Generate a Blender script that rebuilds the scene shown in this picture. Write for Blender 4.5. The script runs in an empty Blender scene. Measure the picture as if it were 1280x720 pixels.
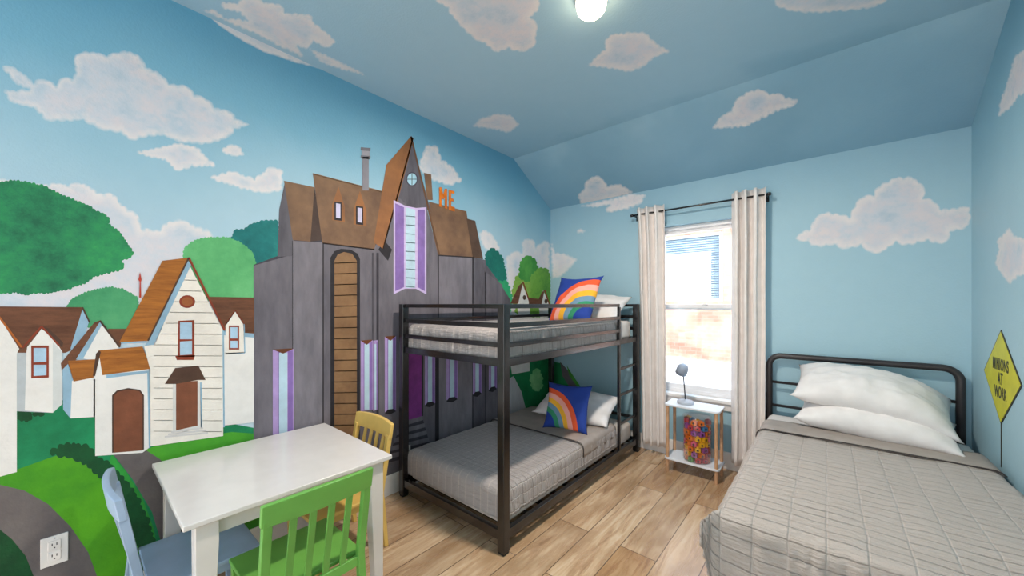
import bpy, bmesh, math, random
from mathutils import Vector, Matrix, Euler, noise
from mathutils.geometry import delaunay_2d_cdt
random.seed(7)
C = bpy.context.scene.collection
PI = math.pi
# ---------------------------------------------------------------- room size (metres)
# x runs along the window wall, y from the camera towards it, z up
XL, XR, YB, YF = -2.394, 0.666, 3.5, -1.6      # left wall, right wall, window wall, room's open near side
ZC, ZS, YK = 2.82, 2.437, 2.847                # flat ceiling, top of window wall, where the slope starts
EYE, FOC = 1.365, 464.0
def ray(px, py):
    u = (px-640)/FOC; v = (380-py)/FOC
    return Vector((.7626*u-.6468, .6468*u+.7626, v))
EYEP = Vector((0, 0, EYE))
def hit(px, py, p0, n):
    d = ray(px, py); return EYEP + d*((Vector(p0)-EYEP).dot(Vector(n))/d.dot(Vector(n)))
SLN = Vector((0, -(ZC-ZS), -(YB-YK))).normalized()   # slope normal, into the room
PLANES = {'L': ((XL, 0, 0), (1, 0, 0)), 'B': ((0, YB, 0), (0, -1, 0)), 'R': ((XR, 0, 0), (-1, 0, 0)),
          'C': ((0, 0, ZC), (0, 0, -1)), 'S': ((0, YB, ZS), tuple(SLN))}
# ---------------------------------------------------------------- materials
def srgb(c):
    if isinstance(c, str): c = tuple(int(c[i:i+2], 16)/255 for i in (0, 2, 4))
    return tuple((x/12.92 if x <= .04045 else ((x+.055)/1.055)**2.4) for x in c) + (1,)
def mix_rgb(nt, fac, a, b, mode='MIX'):
    m = nt.nodes.new('ShaderNodeMix'); m.data_type = 'RGBA'; m.blend_type = mode
    for s, v in ((0, fac), (6, a), (7, b)):
        if isinstance(v, bpy.types.NodeSocket): nt.links.new(v, m.inputs[s])
        else: m.inputs[s].default_value = v
    return m.outputs[2]
def math_n(nt, op, a, b=None, c=None):
    m = nt.nodes.new('ShaderNodeMath'); m.operation = op
    for i, v in enumerate((a, b, c)):
        if v is None: continue
        if isinstance(v, bpy.types.NodeSocket): nt.links.new(v, m.inputs[i])
        else: m.inputs[i].default_value = v
    return m.outputs[0]
def noise_n(nt, scale, detail=3, coord='Object', stretch=None, rough=.5):
    tc = nt.nodes.new('ShaderNodeTexCoord'); n = nt.nodes.new('ShaderNodeTexNoise')
    n.inputs['Scale'].default_value = scale; n.inputs['Detail'].default_value = detail; n.inputs['Roughness'].default_value = rough
    src = tc.outputs[coord]
    if stretch:
        mp = nt.nodes.new('ShaderNodeMapping'); mp.inputs['Scale'].default_value = stretch
        nt.links.new(src, mp.inputs[0]); src = mp.outputs[0]
    nt.links.new(src, n.inputs['Vector'])
    return n.outputs['Fac']
def ramp(nt, fac, stops, interp='LINEAR'):
    r = nt.nodes.new('ShaderNodeValToRGB'); r.color_ramp.interpolation = interp
    while len(r.color_ramp.elements) < len(stops): r.color_ramp.elements.new(.5)
    for e, (p, c) in zip(r.color_ramp.elements, stops): e.position = p; e.color = c
    nt.links.new(fac, r.inputs[0]); return r.outputs[0]
def bump(nt, b, height, strength=.3, dist=.002, prev=None):
    n = nt.nodes.new('ShaderNodeBump'); n.inputs['Strength'].default_value = strength; n.inputs['Distance'].default_value = dist
    nt.links.new(height, n.inputs['Height'])
    if prev: nt.links.new(prev, n.inputs['Normal'])
    if b: nt.links.new(n.outputs[0], b.inputs['Normal'])
    return n.outputs[0]
def newmat(name, color=(.8, .8, .8), rough=.5, metal=0, spec=.5):
    m = bpy.data.materials.new(name); m.use_nodes = True
    b = m.node_tree.nodes['Principled BSDF']
    c = srgb(color)
    b.inputs['Base Color'].default_value = c; b.inputs['Roughness'].default_value = rough
    b.inputs['Metallic'].default_value = metal; b.inputs['Specular IOR Level'].default_value = spec
    return m, m.node_tree, b
_mc = {}
def plain(name, color, rough=.5, metal=0, var=.06, nscale=12, bumpd=0, bscale=200, spec=.5):
    if name in _mc: return _mc[name]
    m, nt, b = newmat(name, color, rough, metal, spec)
    c = srgb(color); f = noise_n(nt, nscale, 4)
    lo = tuple(x*(1-var*2) for x in c[:3])+(1,); hi = tuple(min(1, x*(1+var*2)) for x in c[:3])+(1,)
    nt.links.new(ramp(nt, f, [(.3, lo), (.7, hi)]), b.inputs['Base Color'])
    if bumpd: bump(nt, b, noise_n(nt, bscale, 3), .5, bumpd)
    _mc[name] = m; return m
def paint(color, var=.10, nscale=9, stretch=(1, 1, 1), second=None):
    """brushed mural paint over the textured plaster"""
    key = ('paint', color, var, nscale, stretch, second)
    if key in _mc: return _mc[key]
    m, nt, b = newmat('mural_paint_'+color, color, .62, 0, .3)
    c = srgb(color); c2 = srgb(second) if second else tuple(x*(1-var*2.2) for x in c[:3])+(1,)
    hi = c if second else tuple(min(1, x*(1+var*1.4)) for x in c[:3])+(1,)
    f = noise_n(nt, nscale, 6, stretch=stretch, rough=.62)
    nt.links.new(ramp(nt, f, [(.34, c2), (.64, hi)]), b.inputs['Base Color'])
    bump(nt, b, noise_n(nt, 95, 3), .45, .0025)
    _mc[key] = m; return m
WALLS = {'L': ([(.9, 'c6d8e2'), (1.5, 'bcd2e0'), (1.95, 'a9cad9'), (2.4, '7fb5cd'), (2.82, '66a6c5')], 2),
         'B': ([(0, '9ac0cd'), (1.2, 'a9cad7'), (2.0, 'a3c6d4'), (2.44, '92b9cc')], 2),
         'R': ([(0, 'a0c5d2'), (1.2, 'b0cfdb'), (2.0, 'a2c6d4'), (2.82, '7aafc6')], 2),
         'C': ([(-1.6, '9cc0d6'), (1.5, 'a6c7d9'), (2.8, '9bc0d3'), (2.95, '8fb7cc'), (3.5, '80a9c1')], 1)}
WALLS['S'] = WALLS['C']
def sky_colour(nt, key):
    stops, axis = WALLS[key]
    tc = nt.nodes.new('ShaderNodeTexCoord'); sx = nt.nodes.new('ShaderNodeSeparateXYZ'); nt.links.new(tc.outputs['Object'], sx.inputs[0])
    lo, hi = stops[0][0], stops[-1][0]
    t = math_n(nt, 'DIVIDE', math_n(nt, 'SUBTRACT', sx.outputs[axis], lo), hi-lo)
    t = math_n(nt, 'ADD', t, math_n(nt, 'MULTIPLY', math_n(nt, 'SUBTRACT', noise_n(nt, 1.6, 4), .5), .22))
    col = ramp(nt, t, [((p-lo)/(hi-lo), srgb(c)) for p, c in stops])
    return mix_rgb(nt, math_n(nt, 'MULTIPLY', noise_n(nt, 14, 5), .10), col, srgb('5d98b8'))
def wall_paint(name, key):
    """sky blue paint that the mural painter graded from deep blue to pale, with some room light put into the colour"""
    m, nt, b = newmat(name, '7fb4cf', .55, 0, .35)
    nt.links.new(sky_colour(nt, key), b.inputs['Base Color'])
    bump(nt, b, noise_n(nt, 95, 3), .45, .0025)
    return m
def cloud_mat(key):
    """thin cloud paint: lighter scalloped rims, pale blue and rose inside, the blue ground showing at worn edges"""
    if ('cloud', key) in _mc: return _mc[('cloud', key)]
    m, nt, b = newmat('mural_cloud_paint', 'e2dde0', .6, 0, .3)
    f = noise_n(nt, 7, 7, rough=.62)
    inner = ramp(nt, f, [(.30, srgb('b4c6d4')), (.46, srgb('cfd3dc')), (.60, srgb('dcd5da')), (.78, srgb('e6dad8'))])
    rim = nt.nodes.new('ShaderNodeAttribute'); rim.attribute_name = 'rim'
    rf = math_n(nt, 'ADD', rim.outputs['Fac'], math_n(nt, 'MULTIPLY', math_n(nt, 'SUBTRACT', noise_n(nt, 11, 4), .5), .8))
    col = mix_rgb(nt, ramp(nt, rf, [(.15, (0, 0, 0, 1)), (.7, (1, 1, 1, 1))]), srgb('e6dfdf'), inner)
    at = nt.nodes.new('ShaderNodeAttribute'); at.attribute_name = 'cover'
    a = math_n(nt, 'ADD', at.outputs['Fac'], math_n(nt, 'MULTIPLY', math_n(nt, 'SUBTRACT', noise_n(nt, 30, 6), .5), 1.1))
    a = math_n(nt, 'ADD', a, math_n(nt, 'MULTIPLY', math_n(nt, 'SUBTRACT', noise_n(nt, 4, 5), .45), .7))
    a = math_n(nt, 'MULTIPLY', math_n(nt, 'MINIMUM', math_n(nt, 'MAXIMUM', a, 0), 1), .95)
    nt.links.new(mix_rgb(nt, a, sky_colour(nt, key), col), b.inputs['Base Color'])
    bump(nt, b, noise_n(nt, 95, 3), .45, .0025)
    _mc[('cloud', key)] = m; return m
def leaf_paint(cols, nscale=2.4):
    key = ('leaf',)+tuple(cols)
    if key in _mc: return _mc[key]
    m, nt, b = newmat('mural_foliage_paint', cols[0], .62, 0, .3)
    f = math_n(nt, 'ADD', math_n(nt, 'MULTIPLY', noise_n(nt, nscale, 3), .7), math_n(nt, 'MULTIPLY', noise_n(nt, 26, 6, rough=.7), .3))
    k = len(cols); nt.links.new(ramp(nt, f, [(.36+.28*i/(k-1), srgb(c)) for i, c in enumerate(cols)]), b.inputs['Base Color'])
    bump(nt, b, noise_n(nt, 95, 3), .45, .0025); _mc[key] = m; return m
# ---------------------------------------------------------------- mesh helpers
def link(o, parent=None):
    C.objects.link(o)
    if parent is not None: o.parent = parent
    return o
def wloc(o):
    v = Vector((0, 0, 0))
    while o is not None: v += o.location; o = o.parent
    return v
def obj(name, bm, mats, parent=None, smooth=False, bevel=0, local=False, kind=None, subsurf=0, seg=2):
    """one mesh object; world coordinates in bm are made relative to the parent unless local"""
    me = bpy.data.meshes.new(name)
    if parent is not None and not local:
        bmesh.ops.translate(bm, verts=bm.verts, vec=-wloc(parent))
    bm.to_mesh(me); bm.free()
    for m in (mats if isinstance(mats, (list, tuple)) else [mats]): me.materials.append(m)
    if smooth:
        for p in me.polygons: p.use_smooth = True
    o = bpy.data.objects.new(name, me); link(o, parent)
    if bevel:
        b = o.modifiers.new('bevel', 'BEVEL'); b.width = bevel; b.segments = seg; b.limit_method = 'ANGLE'; b.angle_limit = math.radians(40)
        for p in me.polygons: p.use_smooth = True
        w = o.modifiers.new('wn', 'WEIGHTED_NORMAL'); w.keep_sharp = True
    if subsurf:
        s = o.modifiers.new('sub', 'SUBSURF'); s.levels = s.render_levels = subsurf
    if kind: o['kind'] = kind
    return o
def center(o):
    """move the mesh's origin to its base centre"""
    me = o.data; n = len(me.vertices)
    mn = Vector((min(v.co[i] for v in me.vertices) for i in range(3))); mx = Vector((max(v.co[i] for v in me.vertices) for i in range(3)))
    c = Vector(((mn.x+mx.x)/2, (mn.y+mx.y)/2, mn.z)); me.transform(Matrix.Translation(-c)); o.location = o.location + c
    return o
def thing(name, label, cat, loc=(0, 0, 0), rotz=0, group=None):
    o = bpy.data.objects.new(name, None); o.empty_display_size = .1; C.objects.link(o)
    o.location = loc; o.rotation_euler = (0, 0, rotz); o['label'] = label; o['category'] = cat
    if group: o['group'] = group
    return o
def tag(o, label, cat, group=None):
    o['label'] = label; o['category'] = cat
    if group: o['group'] = group
    return o
def BM(): return bmesh.new()
def box(bm, x0, x1, y0, y1, z0, z1, mi=0):
    vs = [bm.verts.new((x, y, z)) for z in (z0, z1) for y in (y0, y1) for x in (x0, x1)]
    for f in ((0, 2, 3, 1), (4, 5, 7, 6), (0, 1, 5, 4), (2, 6, 7, 3), (0, 4, 6, 2), (1, 3, 7, 5)):
        fc = bm.faces.new([vs[i] for i in f]); fc.material_index = mi
    return vs
def bx(*a): bm = BM(); box(bm, *a); return bm
def prism(bm, prof, axis, a0, a1, mi=0):
    """extrude a 2D outline along an axis"""
    def P(p, a):
        return {'x': (a, p[0], p[1]), 'y': (p[0], a, p[1]), 'z': (p[0], p[1], a)}[axis]
    lo = [bm.verts.new(P(p, a0)) for p in prof]; hi = [bm.verts.new(P(p, a1)) for p in prof]
    n = len(prof); fs = [bm.faces.new(lo[::-1]), bm.faces.new(hi)]
    for i in range(n): fs.append(bm.faces.new((lo[i], lo[(i+1) % n], hi[(i+1) % n], hi[i])))
    for f in fs: f.material_index = mi
    bmesh.ops.recalc_face_normals(bm, faces=fs)
    return fs
def tube(bm, pts, r, seg=12, cap=True, radii=None):
    pts = [Vector(p) for p in pts]; rings = []
    up = Vector((0, 0, 1)); 
    t0 = (pts[1]-pts[0]).normalized()
    nrm = t0.cross(up if abs(t0.z) < .9 else Vector((1, 0, 0))).normalized()
    for i, p in enumerate(pts):
        t = (pts[min(i+1, len(pts)-1)]-pts[max(i-1, 0)]).normalized()
        nrm = (nrm - t*nrm.dot(t)).normalized(); bi = t.cross(nrm)
        rr = radii[i] if radii else r
        rings.append([bm.verts.new(p + (nrm*math.cos(2*PI*k/seg)+bi*math.sin(2*PI*k/seg))*rr) for k in range(seg)])
    for a, b in zip(rings, rings[1:]):
        for k in range(seg): bm.faces.new((a[k], a[(k+1) % seg], b[(k+1) % seg], b[k]))
    if cap: bm.faces.new(rings[0][::-1]); bm.faces.new(rings[-1])
    bmesh.ops.recalc_face_normals(bm, faces=bm.faces)
def lathe(bm, prof, cx=0, cy=0, seg=40, mat=None):
    rings = []
    for r, z in prof:
        rings.append([bm.verts.new((cx+r*math.cos(2*PI*k/seg), cy+r*math.sin(2*PI*k/seg), z)) for k in range(seg)] if r > 1e-6 else [bm.verts.new((cx, cy, z))])
    for a, b in zip(rings, rings[1:]):
        for k in range(seg):
            q = [a[k % len(a)], a[(k+1) % len(a)], b[(k+1) % len(b)], b[k % len(b)]]
            q2 = []
            for v in q:
                if v not in q2: q2.append(v)
            if len(q2) > 2: bm.faces.new(q2)
    bmesh.ops.recalc_face_normals(bm, faces=bm.faces)
    if mat is not None: bmesh.ops.transform(bm, matrix=mat, verts=bm.verts)
    return bm
def grid_surface(bm, f, nu, nv, uvf=None):
    vs = [[bm.verts.new(f(i/(nu), j/(nv))) for i in range(nu+1)] for j in range(nv+1)]
    uvl = bm.loops.layers.uv.verify() if uvf else None
    for j in range(nv):
        for i in range(nu):
            fc = bm.faces.new((vs[j][i], vs[j][i+1], vs[j+1][i+1], vs[j+1][i]))
            if uvf:
                for lp, (a, b) in zip(fc.loops, ((i, j), (i+1, j), (i+1, j+1), (i, j+1))): lp[uvl].uv = uvf(a/nu, b/nv)
    return vs
# ---------------------------------------------------------------- flat paintings on the plaster
def bumpy(pts, size, seed=0, depth=.35):
    """outline with rounded lobes of about the given size between the traced points"""
    rnd = random.Random(seed); out = []
    n = len(pts); area = sum(pts[i][0]*pts[(i+1) % n][1]-pts[(i+1) % n][0]*pts[i][1] for i in range(n))
    sg = 1 if area > 0 else -1
    for i in range(n):
        a = Vector(pts[i]); b = Vector(pts[(i+1) % n]); d = b-a; L = d.length
        k = max(1, round(L/size)); cuts = [0]+sorted((q+rnd.uniform(-.25, .25))/k for q in range(1, k))+[1]
        nr = Vector((d.y, -d.x)).normalized()*sg if L > 0 else Vector((0, 0))
        for c0, c1 in zip(cuts, cuts[1:]):
            l = (c1-c0)*L; h = l*depth*rnd.uniform(.6, 1.2)
            for q in range(4):
                t = q/4; out.append(tuple(a+d*(c0+(c1-c0)*t)+nr*h*math.sin(PI*t)))
    return out
class Mural:
    """layers of paint on one wall, gathered in one mesh"""
    def __init__(s, name, plane, base=0):
        s.name, s.plane, s.bm, s.mats, s.layer = name, plane, BM(), [], base
        s.cov = s.bm.verts.layers.float.new('cover'); s.rim = s.bm.verts.layers.float.new('rim')
    def mi(s, m):
        if m not in s.mats: s.mats.append(m)
        return s.mats.index(m)
    def pt(s, p, lay):
        p0, n = PLANES[s.plane]; n = Vector(n)
        return hit(p[0], p[1], Vector(p0)+n*(.0003+.00005*lay), n)
    def poly(s, pts, m, step=True, lobes=0, seed=0, depth=.35, feather=0):
        if step: s.layer += 1
        if lobes: pts = bumpy(pts, lobes, seed, depth)
        idx = s.mi(m)
        bnd = [Vector(p) for p in pts]; n = len(bnd); extra = []
        def dist(q):
            best = 1e9
            for i in range(n):
                a_, d_ = bnd[i], bnd[(i+1) % n]-bnd[i]; L = d_.length_squared
                t = 0 if L == 0 else min(1, max(0, (q-a_).dot(d_)/L)); best = min(best, (a_+d_*t-q).length_squared)
            return best**.5
        if feather:
            xs = [p.x for p in bnd]; ys = [p.y for p in bnd]; st = feather*1.0
            nx, ny = int((max(xs)-min(xs))/st), int((max(ys)-min(ys))/st)
            if nx*ny > 6000: st *= (nx*ny/6000)**.5; nx, ny = int((max(xs)-min(xs))/st), int((max(ys)-min(ys))/st)
            extra = [Vector((min(xs)+(i+.5+.5*(j % 2))*st, min(ys)+(j+.5)*st)) for i in range(nx) for j in range(ny)]
            extra = [e for e in extra if dist(e) > .35*st]
        vo, eo, fo, _, _, _ = delaunay_2d_cdt(bnd+extra, [(i, (i+1) % n) for i in range(n)], [list(range(n))], 1, 1e-4)
        vs = [s.bm.verts.new(s.pt(p, s.layer)) for p in vo]
        for v, p in zip(vs, vo):
            dd = dist(p) if feather else 99
            v[s.cov] = min(1.0, dd/feather) if feather else 1.0; v[s.rim] = min(1.0, dd/16)
        for fc in fo:
            try: q = s.bm.faces.new([vs[i] for i in fc])
            except ValueError: continue
            q.material_index = idx
        bmesh.ops.delete(s.bm, geom=[v for v in vs if not v.link_faces], context='VERTS')
        return s
    def line(s, a, b, w, m, step=False):
        a, b = Vector(a), Vector(b); d = (b-a).normalized(); n = Vector((-d.y, d.x))*w/2
        return s.poly([tuple(a+n), tuple(b+n), tuple(b-n), tuple(a-n)], m, step)
    def oval(s, c, rx, ry, m, step=True):
        return s.poly([(c[0]+rx*math.cos(2*PI*k/24), c[1]+ry*math.sin(2*PI*k/24)) for k in range(24)], m, step)
    def done(s, parent):
        return obj(s.name, s.bm, s.mats, parent)
# ================================================================ THE SETTING
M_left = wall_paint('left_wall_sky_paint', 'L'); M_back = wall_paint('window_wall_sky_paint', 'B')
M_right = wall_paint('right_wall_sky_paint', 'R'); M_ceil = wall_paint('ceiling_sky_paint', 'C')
def floor_mat():
    m, nt, b = newmat('oak_plank_floor', 'b08f6c', .33, 0, .8)
    tc = nt.nodes.new('ShaderNodeTexCoord'); mp = nt.nodes.new('ShaderNodeMapping'); mp.inputs['Rotation'].default_value = (0, 0, PI/2)
    mp.inputs['Location'].default_value = (.35, .09, 0)
    nt.links.new(tc.outputs['Object'], mp.inputs[0])
    def brick(c1, c2, mort):
        br = nt.nodes.new('ShaderNodeTexBrick'); br.offset = .37; br.inputs['Scale'].default_value = 1
        br.inputs['Brick Width'].default_value = 1.2; br.inputs['Row Height'].default_value = .2
        br.inputs['Mortar Size'].default_value = .0022; br.inputs['Mortar Smooth'].default_value = .1; br.inputs['Bias'].default_value = 0
        br.inputs['Color1'].default_value = c1; br.inputs['Color2'].default_value = c2; br.inputs['Mortar'].default_value = mort
        nt.links.new(mp.outputs[0], br.inputs['Vector']); return br
    br = brick((0, 0, 0, 1), (1, 1, 1, 1), (.5, .5, .5, 1))
    # grain shifted plank by plank
    add = nt.nodes.new('ShaderNodeVectorMath'); add.operation = 'MULTIPLY_ADD'
    nt.links.new(br.outputs['Color'], add.inputs[0]); add.inputs[1].default_value = (13, 7, 5); nt.links.new(mp.outputs[0], add.inputs[2])
    st = nt.nodes.new('ShaderNodeMapping'); st.inputs['Scale'].default_value = (1.3, 11, 1); nt.links.new(add.outputs[0], st.inputs[0])
    g = nt.nodes.new('ShaderNodeTexNoise'); g.inputs['Scale'].default_value = 2.0; g.inputs['Detail'].default_value = 9; g.inputs['Roughness'].default_value = .62; g.inputs['Distortion'].default_value = 1.1
    nt.links.new(st.outputs[0], g.inputs['Vector'])
    st2 = nt.nodes.new('ShaderNodeMapping'); st2.inputs['Scale'].default_value = (1.6, 3.6, 1); nt.links.new(add.outputs[0], st2.inputs[0])
    k = nt.nodes.new('ShaderNodeTexNoise'); k.inputs['Scale'].default_value = 1.5; k.inputs['Detail'].default_value = 4; nt.links.new(st2.outputs[0], k.inputs['Vector'])
    col = ramp(nt, g.outputs['Fac'], [(.28, srgb('977759')), (.42, srgb('c3a180')), (.55, srgb('d8bb99')), (.75, srgb('e6d1b6'))])
    col = mix_rgb(nt, ramp(nt, k.outputs['Fac'], [(.34, (1, 1, 1, 1)), (.52, (0, 0, 0, 1))]), col, srgb('b39270'))
    tone = ramp(nt, br.outputs['Color'], [(0, srgb('e2ddd8')), (.5, srgb('ffffff')), (1, srgb('d8c7b2'))])
    col = mix_rgb(nt, 1.0, col, tone, 'MULTIPLY')
    col = mix_rgb(nt, br.outputs['Fac'], col, srgb('5b4636'))
    nt.links.new(col, b.inputs['Base Color'])
    nt.links.new(ramp(nt, g.outputs['Fac'], [(.3, (.32,)*3+(1,)), (.7, (.19,)*3+(1,))]), b.inputs['Roughness'])
    h = math_n(nt, 'SUBTRACT', math_n(nt, 'MULTIPLY', g.outputs['Fac'], .25), br.outputs['Fac'])
    bump(nt, b, h, .35, .0015)
    return m
M_white = plain('white_trim_paint', 'e9e4e0', .35, var=.02)
M_vinyl = plain('white_window_vinyl', 'e8e6e6', .35, var=.02)
T = .12
floor = obj('floor', bx(XL-T, XR+T, YF, YB+T, -.06, 0), floor_mat(), kind='structure')
bm = BM(); prism(bm, [(YF, 0), (YB+T, 0), (YB+T, ZS), (YB, ZS), (YK, ZC), (YF, ZC)], 'x', XL-T, XL)
wall_left = obj('wall_left', bm, M_left, kind='structure')
bm = BM(); prism(bm, [(YF, 0), (YB+T, 0), (YB+T, ZS), (YB, ZS), (YK, ZC), (YF, ZC)], 'x', XR, XR+T)
wall_right = obj('wall_right', bm, M_right, kind='structure')
bm = BM(); prism(bm, [(YF, ZC), (YK, ZC), (YB, ZS), (YB+T, ZS), (YB+T, ZC+.1), (YF, ZC+.1)], 'x', XL-T, XR+T)
ceiling = obj('ceiling', bm, M_ceil, kind='structure')
WX0, WX1, WZ0, WZ1 = -1.22, -.42, .565, 2.075
bm = BM()
box(bm, XL, WX0, YB, YB+T, 0, ZS); box(bm, WX1, XR, YB, YB+T, 0, ZS)
box(bm, WX0, WX1, YB, YB+T, 0, WZ0); box(bm, WX0, WX1, YB, YB+T, WZ1, ZS)
wall_back = obj('wall_back', bm, M_back, kind='structure')
def baseboard(name, prof, axis, a0, a1):
    bm = BM(); prism(bm, prof, axis, a0, a1); return obj(name, bm, M_white, bevel=.002, kind='structure')
baseboard('baseboard_left', [(XL, 0), (XL+.016, 0), (XL+.016, .125), (XL+.007, .14), (XL, .14)], 'y', YF, YB)
baseboard('baseboard_back', [(YB, 0), (YB-.016, 0), (YB-.016, .125), (YB-.007, .14), (YB, .14)], 'x', XL+.016, XR)
baseboard('baseboard_right', [(XR, 0), (XR-.016, 0), (XR-.016, .125), (XR-.007, .14), (XR, .14)], 'y', YF, YB-.016)
# ---- window: vinyl single-hung
win = bpy.data.objects.new('window_1', None); C.objects.link(win); win.location = ((WX0+WX1)/2, YB+.09, WZ0); win['kind'] = 'structure'
YW = YB+.085
def ring(x0, x1, z0, z1, w, y0, y1, wb=None):
    bm = BM(); wb = wb or w
    box(bm, x0, x0+w, y0, y1, z0, z1); box(bm, x1-w, x1, y0, y1, z0, z1)
    box(bm, x0+w, x1-w, y0, y1, z0, z0+wb); box(bm, x0+w, x1-w, y0, y1, z1-w, z1); return bm
obj('window_frame', ring(WX0, WX1, WZ0, WZ1, .035, YW-.03, YW+.035), M_vinyl, win, bevel=.003)
ZM = 1.335
glass, nt, b = newmat('window_glass', 'ffffff', .0)
for n in list(nt.nodes):
    if n.type != 'OUTPUT_MATERIAL': nt.nodes.remove(n)
tr = nt.nodes.new('ShaderNodeBsdfTransparent'); gl = nt.nodes.new('ShaderNodeBsdfGlossy'); gl.inputs['Roughness'].default_value = .02
fr = nt.nodes.new('ShaderNodeLayerWeight'); fr.inputs[0].default_value = .12; mx = nt.nodes.new('ShaderNodeMixShader'); tr.inputs[0].default_value = (.93, .96, .97, 1)
nt.links.new(math_n(nt, 'ADD', math_n(nt, 'MULTIPLY', fr.outputs[1], .6), .03), mx.inputs[0]); nt.links.new(tr.outputs[0], mx.inputs[1]); nt.links.new(gl.outputs[0], mx.inputs[2])
nt.links.new(mx.outputs[0], [n for n in nt.nodes if n.type == 'OUTPUT_MATERIAL'][0].inputs[0])
for nm, z0, z1, y in (('upper_sash', ZM-.02, WZ1-.03, YW+.012), ('lower_sash', WZ0+.03, ZM+.025, YW-.012)):
    s = obj(nm, ring(WX0+.03, WX1-.03, z0, z1, .032, y-.012, y+.012, .045), M_vinyl, win, bevel=.002)
    obj('pane', bx(WX0+.058, WX1-.058, y-.002, y+.002, z0+.04, z1-.03), glass, s)
obj('sash_lock', bx(-.83, -.79, YW-.035, YW-.022, ZM+.02, ZM+.032), M_vinyl, win, bevel=.003)
bm = BM(); prism(bm, [(YB-.035, WZ0-.028), (YB+.055, WZ0-.028), (YB+.055, WZ0+.002), (YB-.03, WZ0+.002), (YB-.035, WZ0-.004)], 'x', WX0-.0, WX1+.0)
prism(bm, [(YB-.018, WZ0-.085), (YB, WZ0-.085), (YB, WZ0-.028), (YB-.018, WZ0-.028)], 'x', WX0+.02, WX1-.02)
obj('window_sill', bm, M_white, win, bevel=.003)
# ================================================================ MURAL ON THE LEFT WALL
def P(c, **k): return paint(c, **k)
white, cream, shade = P('e6e3df', var=.03), P('e9e2d8', var=.04), P('b9c0c4', var=.05)
eave, brown, orange = P('8fb0c6', var=.06), P('6b4531', var=.14, stretch=(1, 1, 5)), P('b06d2c', var=.16, stretch=(1, 1, 9), second='8d5423')
dkbr, trim, door_p = P('4f382c', var=.1), P('8a3b26', var=.1), P('7c4a33', var=.1)
pane_p, line_p = P('a9c6dc', var=.08), P('c3bcb1', var=.05)
cl = cloud_mat('L')
m = Mural('painted_cloud', 'L')
m.poly([(2, 82), (14, 82), (30, 92), (42, 104), (48, 98), (60, 99), (70, 106), (80, 96), (90, 98), (94, 90), (92, 72), (100, 65), (120, 65), (133, 70), (148, 65), (160, 63), (176, 70), (184, 84), (202, 93), (212, 104), (234, 108), (244, 118), (258, 124), (268, 134), (286, 138), (296, 148), (313, 156), (294, 162), (288, 171), (268, 178), (246, 180), (226, 178), (205, 170), (186, 170), (165, 176), (150, 166), (124, 162), (104, 150), (84, 152), (60, 152), (42, 136), (14, 128), (2, 112), (20, 114), (36, 112), (18, 104)], cl, lobes=11, seed=1, depth=.16, feather=4).done(wall_left)
for i, (pts, lb) in enumerate([
    ([(170, 190), (200, 184), (222, 179), (246, 184), (262, 200), (270, 208), (240, 208), (222, 214), (206, 200), (186, 196)], 8),
    ([(277, 186), (288, 180), (298, 182), (306, 194), (292, 196), (280, 192)], 6),
    ([(262, 222), (290, 214), (318, 224), (338, 208), (354, 212), (352, 238), (330, 242), (306, 236), (284, 230)], 9),
    ([(524, 204), (532, 182), (546, 182), (552, 200), (566, 208), (578, 226), (560, 232), (538, 224), (526, 214)], 8),
    ([(598, 292), (606, 287), (616, 294), (626, 312), (616, 316), (604, 308)], 6),
    ([(632, 322), (642, 314), (652, 316), (654, 300), (664, 298), (670, 308), (676, 304), (682, 300), (687, 304), (687, 400), (640, 400), (634, 350)], 8),
    ([(250, 12), (262, 16), (290, 24), (330, 46), (380, 71), (430, 95), (464, 99), (420, 92), (372, 80), (330, 66), (300, 50), (276, 34)], 0)]):
    Mural('painted_cloud', 'L').poly(pts, cl, lobes=lb, seed=i+3, depth=.22, feather=2.5).done(wall_left)
Mural('painted_cloud', 'L').poly([(-160, 225), (-60, 215), (30, 228), (52, 231), (70, 229), (85, 231), (92, 228), (110, 231), (122, 241), (142, 243), (148, 252), (160, 262), (172, 268), (177, 286), (200, 288), (208, 278), (228, 275), (245, 282), (262, 288), (268, 300), (268, 430), (-160, 430)], cl, lobes=10, seed=9, depth=.2, feather=2).done(wall_left)
def tree(pts, cols, seed, lobes=6, b=4, depth=.32):
    m = Mural('painted_tree', 'L', b); m.poly(pts, leaf_paint(cols), lobes=lobes, seed=seed, depth=depth)
    return m.done(wall_left)
tree([(-90, 235), (-40, 222), (0, 228), (16, 226), (34, 228), (55, 233), (75, 243), (97, 252), (112, 258), (120, 264), (131, 268), (137, 275), (135, 280), (150, 291), (160, 306), (167, 317), (161, 323), (150, 325), (155, 332), (150, 337), (133, 341), (116, 346), (108, 353), (85, 361), (62, 366), (42, 366), (33, 369), (20, 365), (0, 367), (-50, 372), (-100, 360)],
     ('23664a', '2b8056', '33945a', '45a95c', '39b07c'), 21, 5, b=5)
tree([(83, 384), (90, 374), (104, 367), (120, 362), (138, 359), (155, 362), (172, 372), (175, 395), (165, 412), (120, 414), (98, 402)], ('34845a', '4a9b6a', '5aa874'), 22, 4)
tree([(289, 300), (293, 288), (305, 287), (315, 280), (330, 276), (347, 276), (350, 332), (318, 332), (303, 315)], ('135f60', '1c7776', '2a8a84'), 23, 5)
tree([(229, 322), (231, 309), (245, 300), (262, 297), (285, 297), (300, 303), (315, 315), (320, 330), (320, 376), (258, 376), (238, 340)], ('4f9f66', '63b474', '76c484'), 24, 4, b=6)
tree([(604, 340), (608, 316), (616, 310), (628, 322), (633, 345), (632, 375), (612, 372)], ('16605a', '1c7568', '268a72'), 25, 5)
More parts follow.
